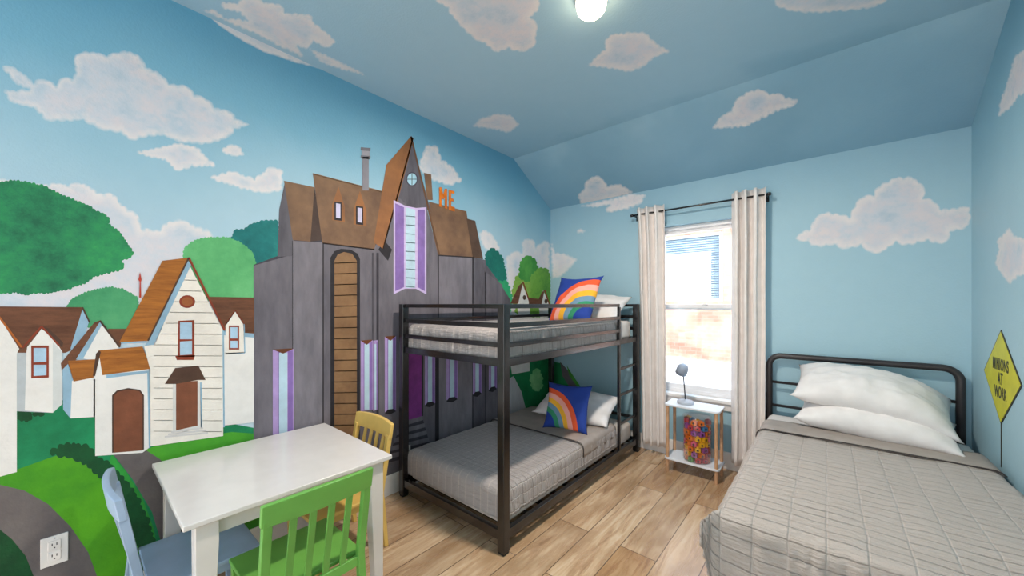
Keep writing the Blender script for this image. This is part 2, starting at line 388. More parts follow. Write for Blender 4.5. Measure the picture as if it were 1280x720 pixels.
tree([(640, 366), (644, 350), (650, 340), (664, 346), (668, 370), (664, 392), (646, 392)], ('5f9440', '7aa743', '93b855'), 26, 5, b=6)
tree([(650, 330), (655, 322), (662, 320), (670, 326), (672, 342), (660, 352), (650, 348)], ('2f7a3a', '3f8d3f', '55a046'), 27, 5, b=8)
tree([(664, 345), (674, 335), (684, 336), (687.5, 345), (687.5, 396), (664, 396)], ('4f8a3a', '6fa53f', '82b452'), 28, 5, b=10)
tree([(622, 352), (634, 352), (640, 372), (638, 390), (622, 388)], ('23855a', '2fa06a', '3cb07a'), 29, 5, b=12)
# ground, hills and road
m = Mural('painted_meadow', 'L', 14)
g1, g2, g3, dk, road = P('1f8f5c', second='157048', nscale=5), P('58a81c', second='3c8a1e', nscale=3), P('4fa52b', second='3c9130', nscale=4), P('14532c', second='0f4023', nscale=12), P('716a68', second='5d5759', nscale=5)
m.poly([(-160, 505), (60, 505), (79, 500), (120, 500), (240, 520), (318, 535), (505, 500), (520, 760), (-260, 900)], g1)
m.poly([(-160, 640), (0, 592), (21, 587), (60, 573), (93, 562), (120, 575), (145, 600), (170, 640), (188, 690), (200, 780), (-260, 900)], g2)
m.poly([(-160, 575), (-80, 585), (0, 606), (30, 613), (60, 630), (88, 658), (110, 690), (125, 730), (130, 790), (-260, 900)], road)
m.poly([(-200, 640), (-60, 640), (0, 662), (15, 674), (32, 695), (44, 725), (50, 790), (-260, 900)], dk)
m.poly([(140, 566), (180, 560), (200, 574), (225, 605), (245, 660), (255, 790), (212, 790), (205, 690), (190, 640), (165, 598)], road)
m.poly([(180, 561), (255, 545), (290, 540), (318, 542), (420, 600), (420, 800), (255, 790), (245, 660), (225, 605), (200, 574)], g3)
m.poly([(140, 568), (158, 590), (178, 622), (192, 660), (203, 720), (206, 790), (198, 790), (190, 690), (168, 625), (135, 580)], P('2f9a3c', var=.1))
m.poly([(62, 566), (80, 556), (95, 555), (112, 560), (122, 572), (138, 580), (150, 594), (168, 615), (182, 645), (194, 680), (200, 730), (203, 790), (186, 790), (182, 735), (176, 690), (162, 655), (145, 622), (128, 598), (108, 580), (90, 572)], dk, lobes=9, seed=5, depth=.35)
m.poly([(22, 520), (26, 514), (36, 514), (40, 520), (36, 526), (24, 525)], dk, lobes=6, seed=6); m.poly([(40, 518), (48, 513), (55, 516), (54, 520)], dk, lobes=6, seed=7)
m.poly([(176, 556), (180, 549), (192, 550), (194, 556), (184, 560)], P('1f8f5c', var=.1), lobes=5, seed=8)
m.done(wall_left)
# cottages of the painted street
m = Mural('painted_cottage', 'L', 26)
m.poly([(-120, 360), (-60, 350), (0, 383), (103, 384), (92, 436), (82, 441), (20, 441), (-20, 420)], brown)
m.poly([(103, 387), (111, 403), (103, 428), (92, 440), (88, 436)], eave)
m.line((103, 384), (112, 403), 2, dkbr)
m.poly([(21, 441), (78, 441), (78, 505), (66, 516), (21, 514)], shade)
m.poly([(33, 440), (34, 434), (52, 411), (68, 424), (78, 440), (78, 505), (66, 516), (31, 513)], white)
m.poly([(66, 428), (78, 440), (78, 505), (66, 516)], P('cfd2d1', var=.04))
m.poly([(52, 408), (60, 410), (79, 428), (78, 434), (72, 432)], dkbr)
m.line((28, 435), (52, 408), 2.2, trim, True); m.line((52, 408), (74, 432), 2.2, trim)
m.poly([(39, 432), (61, 432), (61, 472), (39, 473)], trim)
m.poly([(42, 435), (58, 435), (58, 452), (42, 453)], pane_p); m.poly([(42, 456), (58, 456), (58, 469), (42, 470)], pane_p, False)
m.poly([(-160, 330), (-60, 345), (0, 398), (24, 436), (21, 442), (21, 590), (-160, 640)], white)
m.line((-10, 384), (27, 434), 2.6, P('b4642a', var=.1), True)
m.done(wall_left)
m = Mural('painted_cottage', 'L', 44)
m.poly([(135, 411), (158, 411), (150, 434), (140, 432)], brown)
m.poly([(104, 448), (126, 403), (148, 434), (150, 446), (122, 452)], white)
m.poly([(76, 454), (118, 403), (126, 400), (98, 448), (92, 452), (78, 470)], brown)
m.poly([(95, 449), (125, 402), (128, 405), (104, 448)], eave)
m.line((125, 401), (150, 434), 2.4, dkbr, True)
m.poly([(78, 462), (85, 455), (92, 478), (88, 523), (79, 512)], eave)
m.poly([(90, 476), (120, 470), (120, 521), (88, 523)], white)
m.line((118, 474), (118, 521), 2.4, eave)
m.poly([(85, 451), (119, 449), (117, 472), (92, 477)], orange)
m.poly([(119, 447), (123, 442), (140, 440), (186, 462), (186, 560), (178, 566), (119, 570)], white)
m.poly([(133, 468), (186, 463), (186, 466), (133, 473)], eave); m.line((185, 466), (187, 560), 2, eave)
m.poly([(123, 438), (178, 433), (189, 461), (128, 469)], orange)
m.poly([(116, 470), (120, 442), (124, 438), (126, 440), (119, 470)], dkbr)
m.poly([(140, 566), (140, 494), (146, 488), (160, 485), (175, 487), (180, 494), (180, 562)], dkbr)
m.poly([(142, 566), (142, 496), (147, 490), (160, 487), (174, 489), (178, 495), (178, 563)], door_p)
m.done(wall_left)
m = Mural('painted_cottage', 'L', 60)
m.poly([(261, 371), (317.5, 372), (317.5, 418), (280, 413)], brown)
m.poly([(279, 415), (317.5, 418), (317.5, 528), (279, 532)], white)
m.poly([(280, 414), (317.5, 417), (317.5, 422), (280, 419)], eave)
m.poly([(282, 405), (294, 388), (305, 405), (305, 441), (282, 443)], cream)
m.line((305, 405), (306, 441), 1.6, eave); m.line((282, 442), (306, 441), 1.6, eave)
m.line((282, 406), (294, 388), 1.6, trim); m.line((294, 388), (305, 405), 1.6, trim)
m.poly([(286, 407), (299, 407), (299, 437), (286, 437)], trim)
m.poly([(288, 409), (297, 409), (297, 423), (288, 423)], pane_p); m.poly([(288, 426), (297, 426), (297, 435), (288, 435)], pane_p, False)
m.poly([(180, 433), (194, 430), (236, 330), (279, 413), (279, 545), (188, 558), (188, 463)], cream)
for k in range(15):
    y = 350+k*13.5; xa = max(188, 236-(y-330)*.42) if y < 430 else 190; xb = min(278, 236+(y-330)*.52)
    if xb-xa > 8: m.line((xa+2, y), (xb-1, y+.5), .7, line_p)
m.poly([(185, 427), (234, 324), (239, 331), (192, 431), (181, 432)], eave)
m.line((151, 428), (183, 427), 3, eave)
m.poly([(149, 428), (203, 326), (235, 322), (185, 426)], orange)
m.line((185, 426), (236, 322), 2.2, dkbr, True); m.line((236, 322), (281, 413), 2.6, trim); m.line((279, 413), (280, 534), 2, eave)
m.oval((234, 377), 10, 8, trim); m.oval((234, 377), 7, 5.4, P('9b5a33', var=.1))
m.poly([(223, 401), (243, 400), (243, 446), (222, 446)], trim); m.poly([(219, 445), (244, 444), (242, 450), (221, 450)], trim, False)
m.poly([(225, 403), (240, 403), (240, 424), (225, 424)], pane_p); m.poly([(225, 427), (240, 426), (240, 443), (225, 444)], pane_p, False)
m.poly([(216, 480), (250, 478), (252, 536), (216, 540)], P('d4d2ce', var=.03)); m.line((251, 478), (252, 536), 2, eave)
m.poly([(220, 478), (247, 476), (247, 532), (220, 538)], door_p)
m.poly([(206, 480), (219, 460), (248, 457), (257, 475), (247, 475), (220, 480)], dkbr)
for k in range(3): m.line((214-4*k, 540+3*k), (254+3*k, 535+3*k), 2.2, P('cfcac8', var=.03))
m.poly([(173, 372), (175, 340), (174.5, 372)], P('c0392b', var=.05)) if False else m.poly([(174, 372), (174.5, 352), (173, 350), (175, 340), (177, 350), (176, 352), (176.5, 372)], P('b8402f', var=.05))
m.done(wall_left)
# generic painted stone manor with brown roofs
s1, s2, s3, s4 = P('77727a', second='625e66', nscale=4, stretch=(1, 3, .8)), P('6a666e', second='55525a', nscale=4, stretch=(1, 3, .8)), P('858088', second='6f6b73', nscale=4, stretch=(1, 3, .8)), P('4a4750', second='3b3840', nscale=4, stretch=(1, 3, .8))
r1, r2, blk = P('8a6a50', second='6c5242', nscale=5), P('a46d43', second='855a3c', nscale=5), P('2c292e', var=.1)
lav, lav2, ice, mag = P('b49ad0', var=.06), P('8c6fb2', var=.08), P('bcd6e4', var=.05), P('8d3f8f', var=.1)
m = Mural('painted_manor', 'L', 20)
m.poly([(317, 331), (347, 320), (356, 298), (404, 298), (475, 298), (475, 420), (317, 420)], s4)
m.poly([(582, 340), (607, 330), (625, 354), (638, 375), (638, 560), (582, 590)], s2)
m.poly([(607, 340), (628, 356), (628, 560), (607, 570)], s1)
m.poly([(317, 332), (367, 318), (367, 640), (317, 640)], s1)
m.poly([(347, 321), (349, 262), (356, 228), (368, 300), (367, 320)], s2)
m.poly([(393, 234), (404, 300), (385, 302)], P('4a3a34', var=.1))
m.poly([(355, 226), (393, 234), (388, 302), (366, 300)], r1)
m.poly([(366, 301), (404, 303), (404, 640), (366, 640)], s3)
m.line((366, 301), (366, 436), 1.5, blk)
m.poly([(403, 304), (468, 309), (474, 300), (474, 640), (403, 640)], s1)
m.poly([(391, 217), (484, 241), (468, 312), (403, 304)], r1)
m.line((403, 304), (468, 312), 1.6, blk); m.line((404, 305), (404, 640), 1.6, blk)
m.line((391, 217), (484, 241), 1.4, P('a78468', var=.1))
for cx in (423, 450):
    m.poly([(cx-8, 256+(cx-423)*.2), (cx, 233+(cx-423)*.2), (cx+8, 258+(cx-423)*.2), (cx+8, 278+(cx-423)*.2), (cx-8, 275+(cx-423)*.2)], r2)
    yy = 252+(cx-423)*.2; m.poly([(cx-5, yy), (cx+4, yy+1), (cx+4, yy+24), (cx-5, yy+23)], blk)
    m.poly([(cx-3, yy+2), (cx+2.5, yy+3), (cx+2.5, yy+21), (cx-3, yy+20)], P('cfc9e4', var=.04))
m.poly([(413, 640), (413, 322), (418, 314), (426, 311), (438, 312), (447, 317), (450, 324), (450, 640)], blk)
m.poly([(418, 640), (418, 326), (422, 318), (430, 315), (440, 317), (446, 326), (446, 640)], P('93704f', second='7b5c42', nscale=7))
for k in range(23):
    y = 329+k*13.5
    if y < 640: m.line((418, y), (446, y-1+k*.05), 1.1, blk)
m.poly([(536, 252), (583, 264), (592, 322), (545, 320)], r1)
m.poly([(583, 273), (594, 276), (604, 324), (591, 322)], P('5b463a', var=.1))
m.poly([(545, 319), (592, 322), (592, 600), (545, 600)], s3); m.poly([(591, 322), (607, 325), (607, 580), (591, 590)], s2)
m.line((591, 322), (591, 590), 1.4, blk); m.line((546, 319), (592, 322), 1.6, blk); m.line((607, 340), (607, 575), 1.2, blk)
m.poly([(530, 216), (539, 218), (541, 250), (534, 250)], r1)
m.poly([(473, 298), (513, 176), (548, 320), (548, 620), (473, 640)], s1)
m.poly([(497, 245), (514, 172), (538, 262), (524, 262), (510, 258)], s2)
m.poly([(473, 312), (480, 300), (490, 312), (485, 326)], blk)
m.poly([(483, 206), (514, 170), (517, 173), (500, 240), (479, 311), (467, 303)], r2)
m.line((516, 173), (479, 311), 1.6, P('3a2c26', var=.1)); m.line((514, 171), (549, 318), 2.2, P('6b4d38', var=.1))
m.line((457, 238), (457, 196), 8, P('8b8890', var=.06), True); m.line((451, 196), (463, 197), 4, P('77747c', var=.05)); m.line((451, 186), (463, 187), 4, P('77747c', var=.05)); 
m.poly([(452, 188), (462, 189), (462, 195), (452, 194)], P('a19ea6', var=.05))
m.oval((515, 224), 7.5, 9, P('4d4a58', var=.05)); m.oval((515, 224), 6, 7.4, P('a9d0e0', var=.06))
m.line((509, 224), (521, 224), .8, blk, True); m.line((515, 217), (515, 231), .8, blk)
m.poly([(492, 250), (506, 257), (520, 260), (533, 259), (533, 368), (520, 361), (506, 361), (492, 368)], P('cdb9e2', var=.04))
m.poly([(494, 254), (505, 259), (505, 359), (494, 364)], lav2); m.poly([(522, 262), (531, 262), (531, 364), (522, 359)], lav2, False)
m.poly([(507, 259), (519, 262), (519, 360), (507, 360)], ice)
for k in range(9): m.line((507, 270+k*11), (519, 271+k*11), .8, P('7d8fa5', var=.05))
m.line((548, 320), (548, 600), 1.5, blk, True); m.line((472, 316), (472, 640), 3, P('3f3c44', var=.1)); m.line((466, 316), (466, 640), 2, P('514e56', var=.1))
def strip(x0, x1, yt, yb, cap=None, foot=None):
    w = x1-x0
    m.poly([(x0, yt), (x1, yt-1), (x1, yb), (x0, yb+2)], lav)
    m.poly([(x0+w*.24, yt+2), (x0+w*.34, yt+2), (x0+w*.34, yb), (x0+w*.24, yb)], lav2); m.poly([(x1-w*.28, yt+2), (x1-w*.04, yt+1), (x1-w*.04, yb), (x1-w*.28, yb)], lav2, False)
    m.poly([(x0+w*.3, yt+4), (x1-w*.3, yt+4), (x1-w*.3, yb), (x0+w*.3, yb)], ice)
    if cap: m.poly([(x0, yt), (x0+w/2, yt+5), (x1, yt-1), (x0+w*.85, yt-1.5), (x0+w*.15, yt-.5)], P('6d4127', var=.08))
    if foot: m.poly([(x0, yb+4), (x0+w*.25, yb-1), (x0+w*.75, yb-2), (x1, yb+1), (x0+w/2, yb+5)], blk)
strip(341, 367, 437, 560, True); strip(451, 466, 426, 512, True); strip(466.5, 472, 426, 512)
strip(481, 495, 421, 513, True, True)
m.poly([(505, 430), (527, 430), (527, 522), (505, 528)], mag); m.line((528, 430), (528, 520), 1.8, blk)
strip(531, 544, 430, 504, False, True); m.line((546, 430), (546, 560), 4, blk, True)
strip(558, 572, 430, 498, False, True); strip(591, 602, 430, 491, False, True); strip(611, 621, 430, 485, False, True)
for k in range(5):
    m.poly([(500-k*4, 528+k*10), (528+k*2.5, 520+k*9), (529+k*2.5, 525+k*9), (500-k*4, 534+k*10)], s3); m.poly([(500-k*4, 534+k*10), (529+k*2.5, 525+k*9), (530+k*2.5, 529+k*9), (498-k*4, 539+k*10)], s4)
# orange roof letters  M E
oc = P('d9741f', var=.12); y0, y1 = 237, 262
def L2(pts): m.poly(pts, oc, False)
m.layer += 1
L2([(549, 234), (552, 235), (552, 259), (549, 258)]); L2([(556, 236), (559, 236), (559, 261), (556, 260)])
m.layer += 1; L2([(549, 234), (552, 234), (554.5, 245), (553, 249)]); m.layer += 1; L2([(556, 236), (559, 236), (554.5, 250), (553, 247)])
m.layer += 1; L2([(561, 237), (564, 238), (564, 262), (561, 261)])
m.layer += 1; L2([(561, 237), (568, 239), (568, 242.5), (561, 240.5)]); L2([(561, 247), (567, 248.5), (567, 252), (561, 250.5)]); L2([(561, 257), (568.5, 259), (568.5, 264.5), (561, 262.5)])
m.done(wall_left)
# small houses and hill near the corner
m = Mural('painted_cottage', 'L', 24)
for x, y, w in ((654, 353, 14), (681, 363, 10)):
    m.poly([(x-2, y), (x+w*.62, y+w*1.9), (x+w*.62, y+w*3.4), (x-6, y+w*3.4), (x-8, y+w*1.5)], white)
    m.poly([(x-w*1.15, y+w*1.9), (x-w*.4, y+w*.3), (x, y-1), (x-w*.45, y+w*1.9)], brown)
    m.line((x, y), (x+w*.62, y+w*1.9), 1.6, trim); m.oval((x+1.5, y+w*1.35), 2, 3, dkbr)
m.poly([(661, 372), (676, 374), (676, 384), (661, 384)], brown)
m.done(wall_left)
m = Mural('painted_meadow', 'L', 22)
m.poly([(628, 455), (688, 448), (688, 560), (628, 580)], P('1f8f55', second='177546', nscale=5))
m.poly([(628, 478), (642, 470), (652, 490), (662, 530), (628, 560)], P('c4c4c8', var=.05, stretch=(1, 8, 1)))
m.poly([(638, 455), (662, 452), (662, 464), (640, 468)], white)
m.poly([(665, 484), (663, 472), (668, 462), (673, 461), (677, 470), (678, 484), (671, 489)], P('8fd08f', second='6fbb7a', nscale=8), lobes=5, seed=3)
m.done(wall_left)
# ---- window wall, ceiling and right wall paintings
m = Mural('painted_meadow', 'B', 2)
m.poly([(689.5, 452), (702, 454), (716, 470), (735, 498), (742, 545), (689.5, 552)], P('1f8550', second='177046', nscale=5))
m.poly([(700, 452), (712, 466), (733, 500), (740, 522), (733, 522), (716, 490), (703, 470)], P('6a666a', second='58565a', nscale=5))
m.poly([(708, 456), (714, 466), (737, 500), (738, 504), (732, 498), (712, 470)], P('4a9a3a', var=.1))
m.done(wall_back)
for i, (pl, par, pts, lb) in enumerate([
    ('B', wall_back, [(689, 302), (694, 316), (708, 318), (722, 324), (716, 332), (708, 340), (700, 347), (690, 348)], 6),
    ('B', wall_back, [(717, 291), (724, 285), (733, 289), (730, 292)], 4),
    ('B', wall_back, [(724, 258), (766, 248), (790, 242), (808, 243), (800, 256), (780, 262), (762, 266), (756, 262), (762, 256), (744, 259)], 7),
    ('B', wall_back, [(994, 298), (1002, 290), (1012, 287), (1018, 274), (1030, 266), (1050, 268), (1062, 272), (1068, 258), (1078, 246), (1092, 244), (1100, 232), (1120, 222), (1142, 222), (1156, 234), (1154, 248), (1168, 252), (1176, 262), (1196, 260), (1212, 258), (1213, 276), (1208, 284), (1188, 290), (1184, 302), (1170, 304), (1160, 300), (1136, 306), (1120, 302), (1104, 314), (1088, 316), (1076, 306), (1058, 312), (1044, 306), (1020, 308), (1010, 302)], 12),
    ('S', ceiling, [(726, 256), (722, 244), (730, 236), (732, 226), (742, 220), (752, 222), (760, 232), (772, 230), (784, 234), (792, 242), (766, 249), (744, 254)], 7),
    ('S', ceiling, [(890, 161), (900, 146), (914, 138), (920, 124), (936, 114), (952, 112), (962, 118), (974, 116), (982, 122), (998, 124), (994, 132), (970, 140), (952, 148), (934, 158), (912, 160)], 8),
    ('C', ceiling, [(544, 0), (560, 10), (566, 20), (572, 28), (588, 44), (598, 52), (606, 54), (620, 66), (636, 60), (652, 66), (668, 58), (670, 48), (672, 30), (664, 22), (674, 10), (676, -40), (540, -40)], 10),
    ('C', ceiling, [(734, 82), (744, 72), (756, 62), (756, 50), (766, 42), (780, 42), (790, 40), (806, 40), (814, 48), (826, 58), (838, 64), (818, 72), (804, 84), (786, 90), (766, 86), (750, 84)], 8),
    ('C', ceiling, [(970, 8), (990, 14), (1020, 16), (1050, 14), (1090, 10), (1110, 0), (1110, -40), (960, -40)], 12),
    ('C', ceiling, [(590, 158), (600, 148), (620, 142), (640, 144), (650, 156), (636, 166), (618, 162)], 6),
    ('C', ceiling, [(254, 13), (268, 12), (280, 22), (310, 26), (300, 16), (278, 10), (276, 2), (296, 4), (310, -8), (330, 2), (352, 6), (356, 16), (388, 18), (394, 30), (410, 42), (420, 52), (410, 60), (392, 52), (384, 62), (372, 58), (380, 72), (350, 58), (316, 40), (290, 30)], 8),
    ('C', ceiling, [(386, 60), (410, 70), (440, 84), (462, 96), (450, 93), (424, 86), (400, 78)], 6),
    ('R', wall_right, [(1248, 146), (1250, 128), (1256, 112), (1262, 90), (1268, 70), (1276, 64), (1290, 60), (1300, 110), (1274, 120), (1264, 134)], 6),
    ('R', wall_right, [(1243, 330), (1248, 312), (1246, 300), (1256, 290), (1262, 284), (1268, 294), (1290, 300), (1296, 340), (1272, 346), (1262, 356), (1252, 344)], 6)]):
    Mural('painted_cloud', pl).poly(pts, cloud_mat(pl), lobes=lb, seed=i+40, depth=.2, feather=2.5).done(par)
# ================================================================ FURNITURE
M_black = plain('black_powder_coat', '141316', .25, var=.03)
_b = M_black.node_tree.nodes['Principled BSDF']; _b.inputs['Specular IOR Level'].default_value = .6; _b.inputs['Coat Weight'].default_value = .35; _b.inputs['Coat Roughness'].default_value = .12; _b.inputs['Coat IOR'].default_value = 1.5
M_bedblack = plain('charcoal_steel', '2e2a2c', .4, var=.04)
M_sheet = plain('white_cotton', 'e6e2e0', .8, var=.03, bumpd=.0015, bscale=60)
M_linen = plain('ivory_bedding', 'd9cfc6', .8, var=.05, bumpd=.002, bscale=50)
M_pipe = plain('dark_piping', '3a3432', .7)
def quilt_mat(name, su, sv, base='bfb3aa', lo='b3a79e', plain_below=None):
    m, nt, b = newmat(name, base, .46, 0, .5)
    b.inputs['Sheen Weight'].default_value = .25; b.inputs['Sheen Roughness'].default_value = .4
    tc = nt.nodes.new('ShaderNodeTexCoord'); sp = nt.nodes.new('ShaderNodeSeparateXYZ'); nt.links.new(tc.outputs['UV'], sp.inputs[0])
    def groove(o, s, w):
        f = math_n(nt, 'FRACT', math_n(nt, 'DIVIDE', o, s)); d = math_n(nt, 'ABSOLUTE', math_n(nt, 'SUBTRACT', f, .5))   # .5 on the seam
        return math_n(nt, 'MULTIPLY', math_n(nt, 'MINIMUM', math_n(nt, 'MULTIPLY', math_n(nt, 'SUBTRACT', .5, d), s/w), 1), 1)
    wob = math_n(nt, 'MULTIPLY', math_n(nt, 'SUBTRACT', noise_n(nt, 7, 2, 'UV'), .5), .012)
    a = groove(math_n(nt, 'ADD', sp.outputs[0], wob), su, .005); c = groove(math_n(nt, 'ADD', sp.outputs[1], wob), sv, .004)
    g = math_n(nt, 'MULTIPLY', a, c)
    if plain_below is not None: g = math_n(nt, 'MAXIMUM', g, math_n(nt, 'LESS_THAN', sp.outputs[1], plain_below))
    f = noise_n(nt, 26, 6, 'UV', stretch=(.55, 2.6, 1), rough=.6)
    col = mix_rgb(nt, math_n(nt, 'MULTIPLY', f, .5), srgb(base), srgb(lo))
    col = mix_rgb(nt, a, srgb('c9bfb7'), col); col = mix_rgb(nt, math_n(nt, 'MAXIMUM', c, g), srgb('8f857d'), col)  # seam shading put into the colour: lengthwise lines paler, cross rows darker
    nt.links.new(col, b.inputs['Base Color'])
    h = math_n(nt, 'ADD', math_n(nt, 'MULTIPLY', g, .8), math_n(nt, 'MULTIPLY', f, 3.0))
    bump(nt, b, h, 1.0, .006)
    return m
M_quilt = quilt_mat('grey_quilted_satin', .105, .052)
M_quilt_s = quilt_mat('grey_quilted_satin_fine', .062, .045, 'b6adaa', '9c9594', plain_below=1.585)
M_plainq = plain('plain_grey_satin', 'a2978f', .5, var=.05, bumpd=.002, bscale=25)
def nz(x, y, z=0): return noise.noise(Vector((x, y, z)))
def drape(x0, x1, y0, y1, zt, hx0, hx1, hy0, hy1, r=.04, res=.02, flare=0, puff=(0, 0, 0), wr=.004, gather=.006, seed=0, hem=0, fine=0):
    """cloth over a mattress: flat top, rolled edges, sides that hang"""
    def fold(s, a, b):
        if s < a: o = a-s; sg = -1; e = a
        elif s > b: o = s-b; sg = 1; e = b
        else: return s, 0, 0
        q = r*PI/2
        if o < q: t = o/r; return e+sg*r*math.sin(t), r*(1-math.cos(t)), sg
        return e+sg*(r+(o-q)*.03), r+(o-q), sg
    S0, S1, T0, T1 = x0-hx0, x1+hx1, y0-hy0, y1+hy1
    nu = max(4, round((S1-S0)/res)); nv = max(4, round((T1-T0)/res))
    def f(u, v):
        s = S0+(S1-S0)*u; t = T0+(T1-T0)*v
        x, dx, sx = fold(s, x0, x1); y, dy, sy = fold(t, y0, y1)
        d = max(dx, dy); m = min(dx, dy)
        if m > 0:
            x += sx*m*flare; y += sy*m*flare
        z = zt-d+m*(.75 if flare else 0)
        side = min(1, d/.05)
        w = fine*nz(s*5+seed, t*38)*(1-side)+fine*.7*nz(s*16, t*60+seed)+(nz(s*3.1+seed, t*3.1)*1.0+nz(s*9+seed, t*7)*.6+nz(s*7+seed, t*24)*.35)*wr*(1-side*.4)
        if puff[2]:
            w += puff[2]*(abs(math.sin(PI*s/puff[0]))**.5*abs(math.sin(PI*t/puff[1]))**.5)
        g = gather*side*(nz(s*30+seed if dy > dx else 0, t*30 if dx >= dy else 0, d*2)+.6*nz(s*60+seed if dy > dx else 1, t*60 if dx >= dy else 1, d*3))
        z += w*(1-side)
        if dx >= dy: x += sx*(g+w*side)
        if dy >= dx: y += sy*(g+w*side)
        if hem: z += hem*side*nz(s*4+seed, t*4)
        return (x, y, z)
    bm = BM()
    grid_surface(bm, f, nu, nv, lambda a, b: (S0+(S1-S0)*a, T0+(T1-T0)*b))
    return bm
def solid(o, t, off=-1):
    s = o.modifiers.new('solid', 'SOLIDIFY'); s.thickness = t; s.offset = off; return o
def pillow_bm(w, h, t, seed=0, droop=0, wr=.012, corner=.06, n=36):
    """filled pillow lying flat: w along x, h along y"""
    bm = BM(); vs = {}
    for side in (1, -1):
        for j in range(n+1):
            for i in range(n+1):
                u = -1+2*i/n; v = -1+2*j/n; edge = abs(u) > .9999 or abs(v) > .9999
                if side < 0 and edge: vs[(side, i, j)] = vs[(1, i, j)]; continue
                x = w/2*u*(1-corner*(1-v*v)**.8*abs(u)**3*1.2+corner*.2*v*v); y = h/2*v*(1-corner*(1-u*u)**.8*abs(v)**3*1.2+corner*.2*u*u)
                k = max(0, (1-abs(u)**2.6)*(1-abs(v)**2.6))**.55
                z = side*t/2*k*(1+.18*nz(u*1.7+seed, v*1.7, side))
                z += wr*k**.5*(nz(u*3.1+seed, v*2.6, side*3)+.5*nz(u*8+seed, v*7, side)+.7*max(0, 1-k*1.6)*nz(u*14+seed, v*14, 2))
                z += -droop*max(0, u)**2*1.0
                z += .012*nz(u*2+seed, v*2, 9)
                vs[(side, i, j)] = bm.verts.new((x, y, z))
        for j in range(n):
            for i in range(n):
                q = [vs[(side, i, j)], vs[(side, i+1, j)], vs[(side, i+1, j+1)], vs[(side, i, j+1)]]
                bm.faces.new(q if side > 0 else q[::-1])
    return bm
def place(bm, loc, rot):
    bmesh.ops.transform(bm, matrix=Matrix.Translation(loc) @ Euler(rot, 'XYZ').to_matrix().to_4x4(), verts=bm.verts); return bm
def soft_block(x0, x1, y0, y1, z0, z1, b=.04):
    bm = bx(x0, x1, y0, y1, z0, z1); return bm
# ---- bunk bed
BX0, BX1, BY0, BY1 = -2.325, -1.325, 1.495, 3.40     # outer post faces
PW = .05
bunk = thing('bunk_bed', 'low black metal bunk bed with guard rails and a short ladder against the mural wall', 'bunk bed', ((BX0+BX1)/2, (BY0+BY1)/2, 0))
for (x, y) in ((BX0, BY0), (BX1-PW, BY0), (BX0, BY1-PW), (BX1-PW, BY1-PW)):
    p = obj('post', bx(x, x+PW, y, y+PW, .012, EYE), M_black, bunk, bevel=.004)
    obj('post_foot', bx(x+.004, x+PW-.004, y+.004, y+PW-.004, 0, .013), plain('black_plastic_foot', '141414', .5), p, bevel=.002)
xi0, xi1, yi0, yi1 = BX0+PW, BX1-PW, BY0+PW, BY1-PW
LEV = [(1.34, EYE), (1.232, 1.26), (1.125, 1.152), (1.02, 1.062)]
LADY = 2.985
for (z0, z1) in LEV:
    for y in (BY0+.012, BY1-PW+.012):      # foot and head end
        obj('end_rail', bx(xi0-.001, xi1+.001, y, y+.026, z0, z1), M_black, bunk, bevel=.003)
    lo = z0 < 1.05
    obj('side_rail', bx(BX1-.036, BX1-.010, yi0-.001, yi1+.001 if lo else LADY+.002, z0, z1), M_black, bunk, bevel=.003)
    if z0 < 1.05 or z0 > 1.2: obj('side_rail', bx(BX0+.012, BX0+.038, yi0-.001, yi1+.001, z0, z1), M_black, bunk, bevel=.003)
for y in (BY0+.008, BY1-PW+.012):
    obj('end_rail', bx(xi0-.001, xi1+.001, y, y+.03, .072, .125), M_black, bunk, bevel=.003)
obj('end_rail', bx(xi0-.001, xi1+.001, BY1-PW+.012, BY1-PW+.036, .30, .325), M_black, bunk, bevel=.003)
for x in (BX1-.040, BX0+.010):
    obj('side_rail', bx(x, x+.03, yi0-.001, yi1+.001, .072, .125), M_black, bunk, bevel=.003)
lp = obj('ladder_post', bx(BX1-.036, BX1-.012, LADY, LADY+.024, .124, 1.34), M_black, bunk, bevel=.003)
for z in (.33, .575, .80):
    obj('ladder_rung', bx(BX1-.034, BX1-.014, LADY+.023, yi1+.001, z, z+.022), M_black, bunk, bevel=.003)
for z in (.09, 1.03):
    for k in range(12):
        y = 1.60+k*.155
        obj('mattress_slat', bx(BX0+.036, BX1-.038, y, y+.03, z, z+.018), M_black, bunk)
def bunk_mattress(z, lab):
    o = obj('mattress', bx(BX0+.055, BX1-.055, BY0+.06, BY1-.07, z, z+.16), M_linen, bevel=.03, seg=4)
    tag(o, lab, 'mattress'); return center(o)
bunk_mattress(.115, 'ivory mattress end showing at the lower bunk beside the ladder')
bunk_mattress(1.05, 'ivory mattress end showing at the upper bunk beside the white pillow')
def shift(o): return center(o)
q = obj('quilt', drape(BX0+.085, BX1-.085, BY0+.09, 2.98, .332, .17, .19, .20, 0, r=.045, res=.014, wr=.008, gather=.010, puff=(.062, .09, .0012), seed=2), M_quilt_s, smooth=True)
solid(q, .006); tag(q, 'grey quilted cover tucked over the lower bunk mattress', 'quilt')
bnd = obj('folded_band', drape(BX0+.085, BX1-.085, 2.41, 2.98, .344, .14, .13, 0, 0, r=.045, res=.02, wr=.006, gather=.004, seed=4), M_plainq, q, smooth=True)
solid(bnd, .006); bnd['label'] = 'plain grey turned-down band of the quilt'
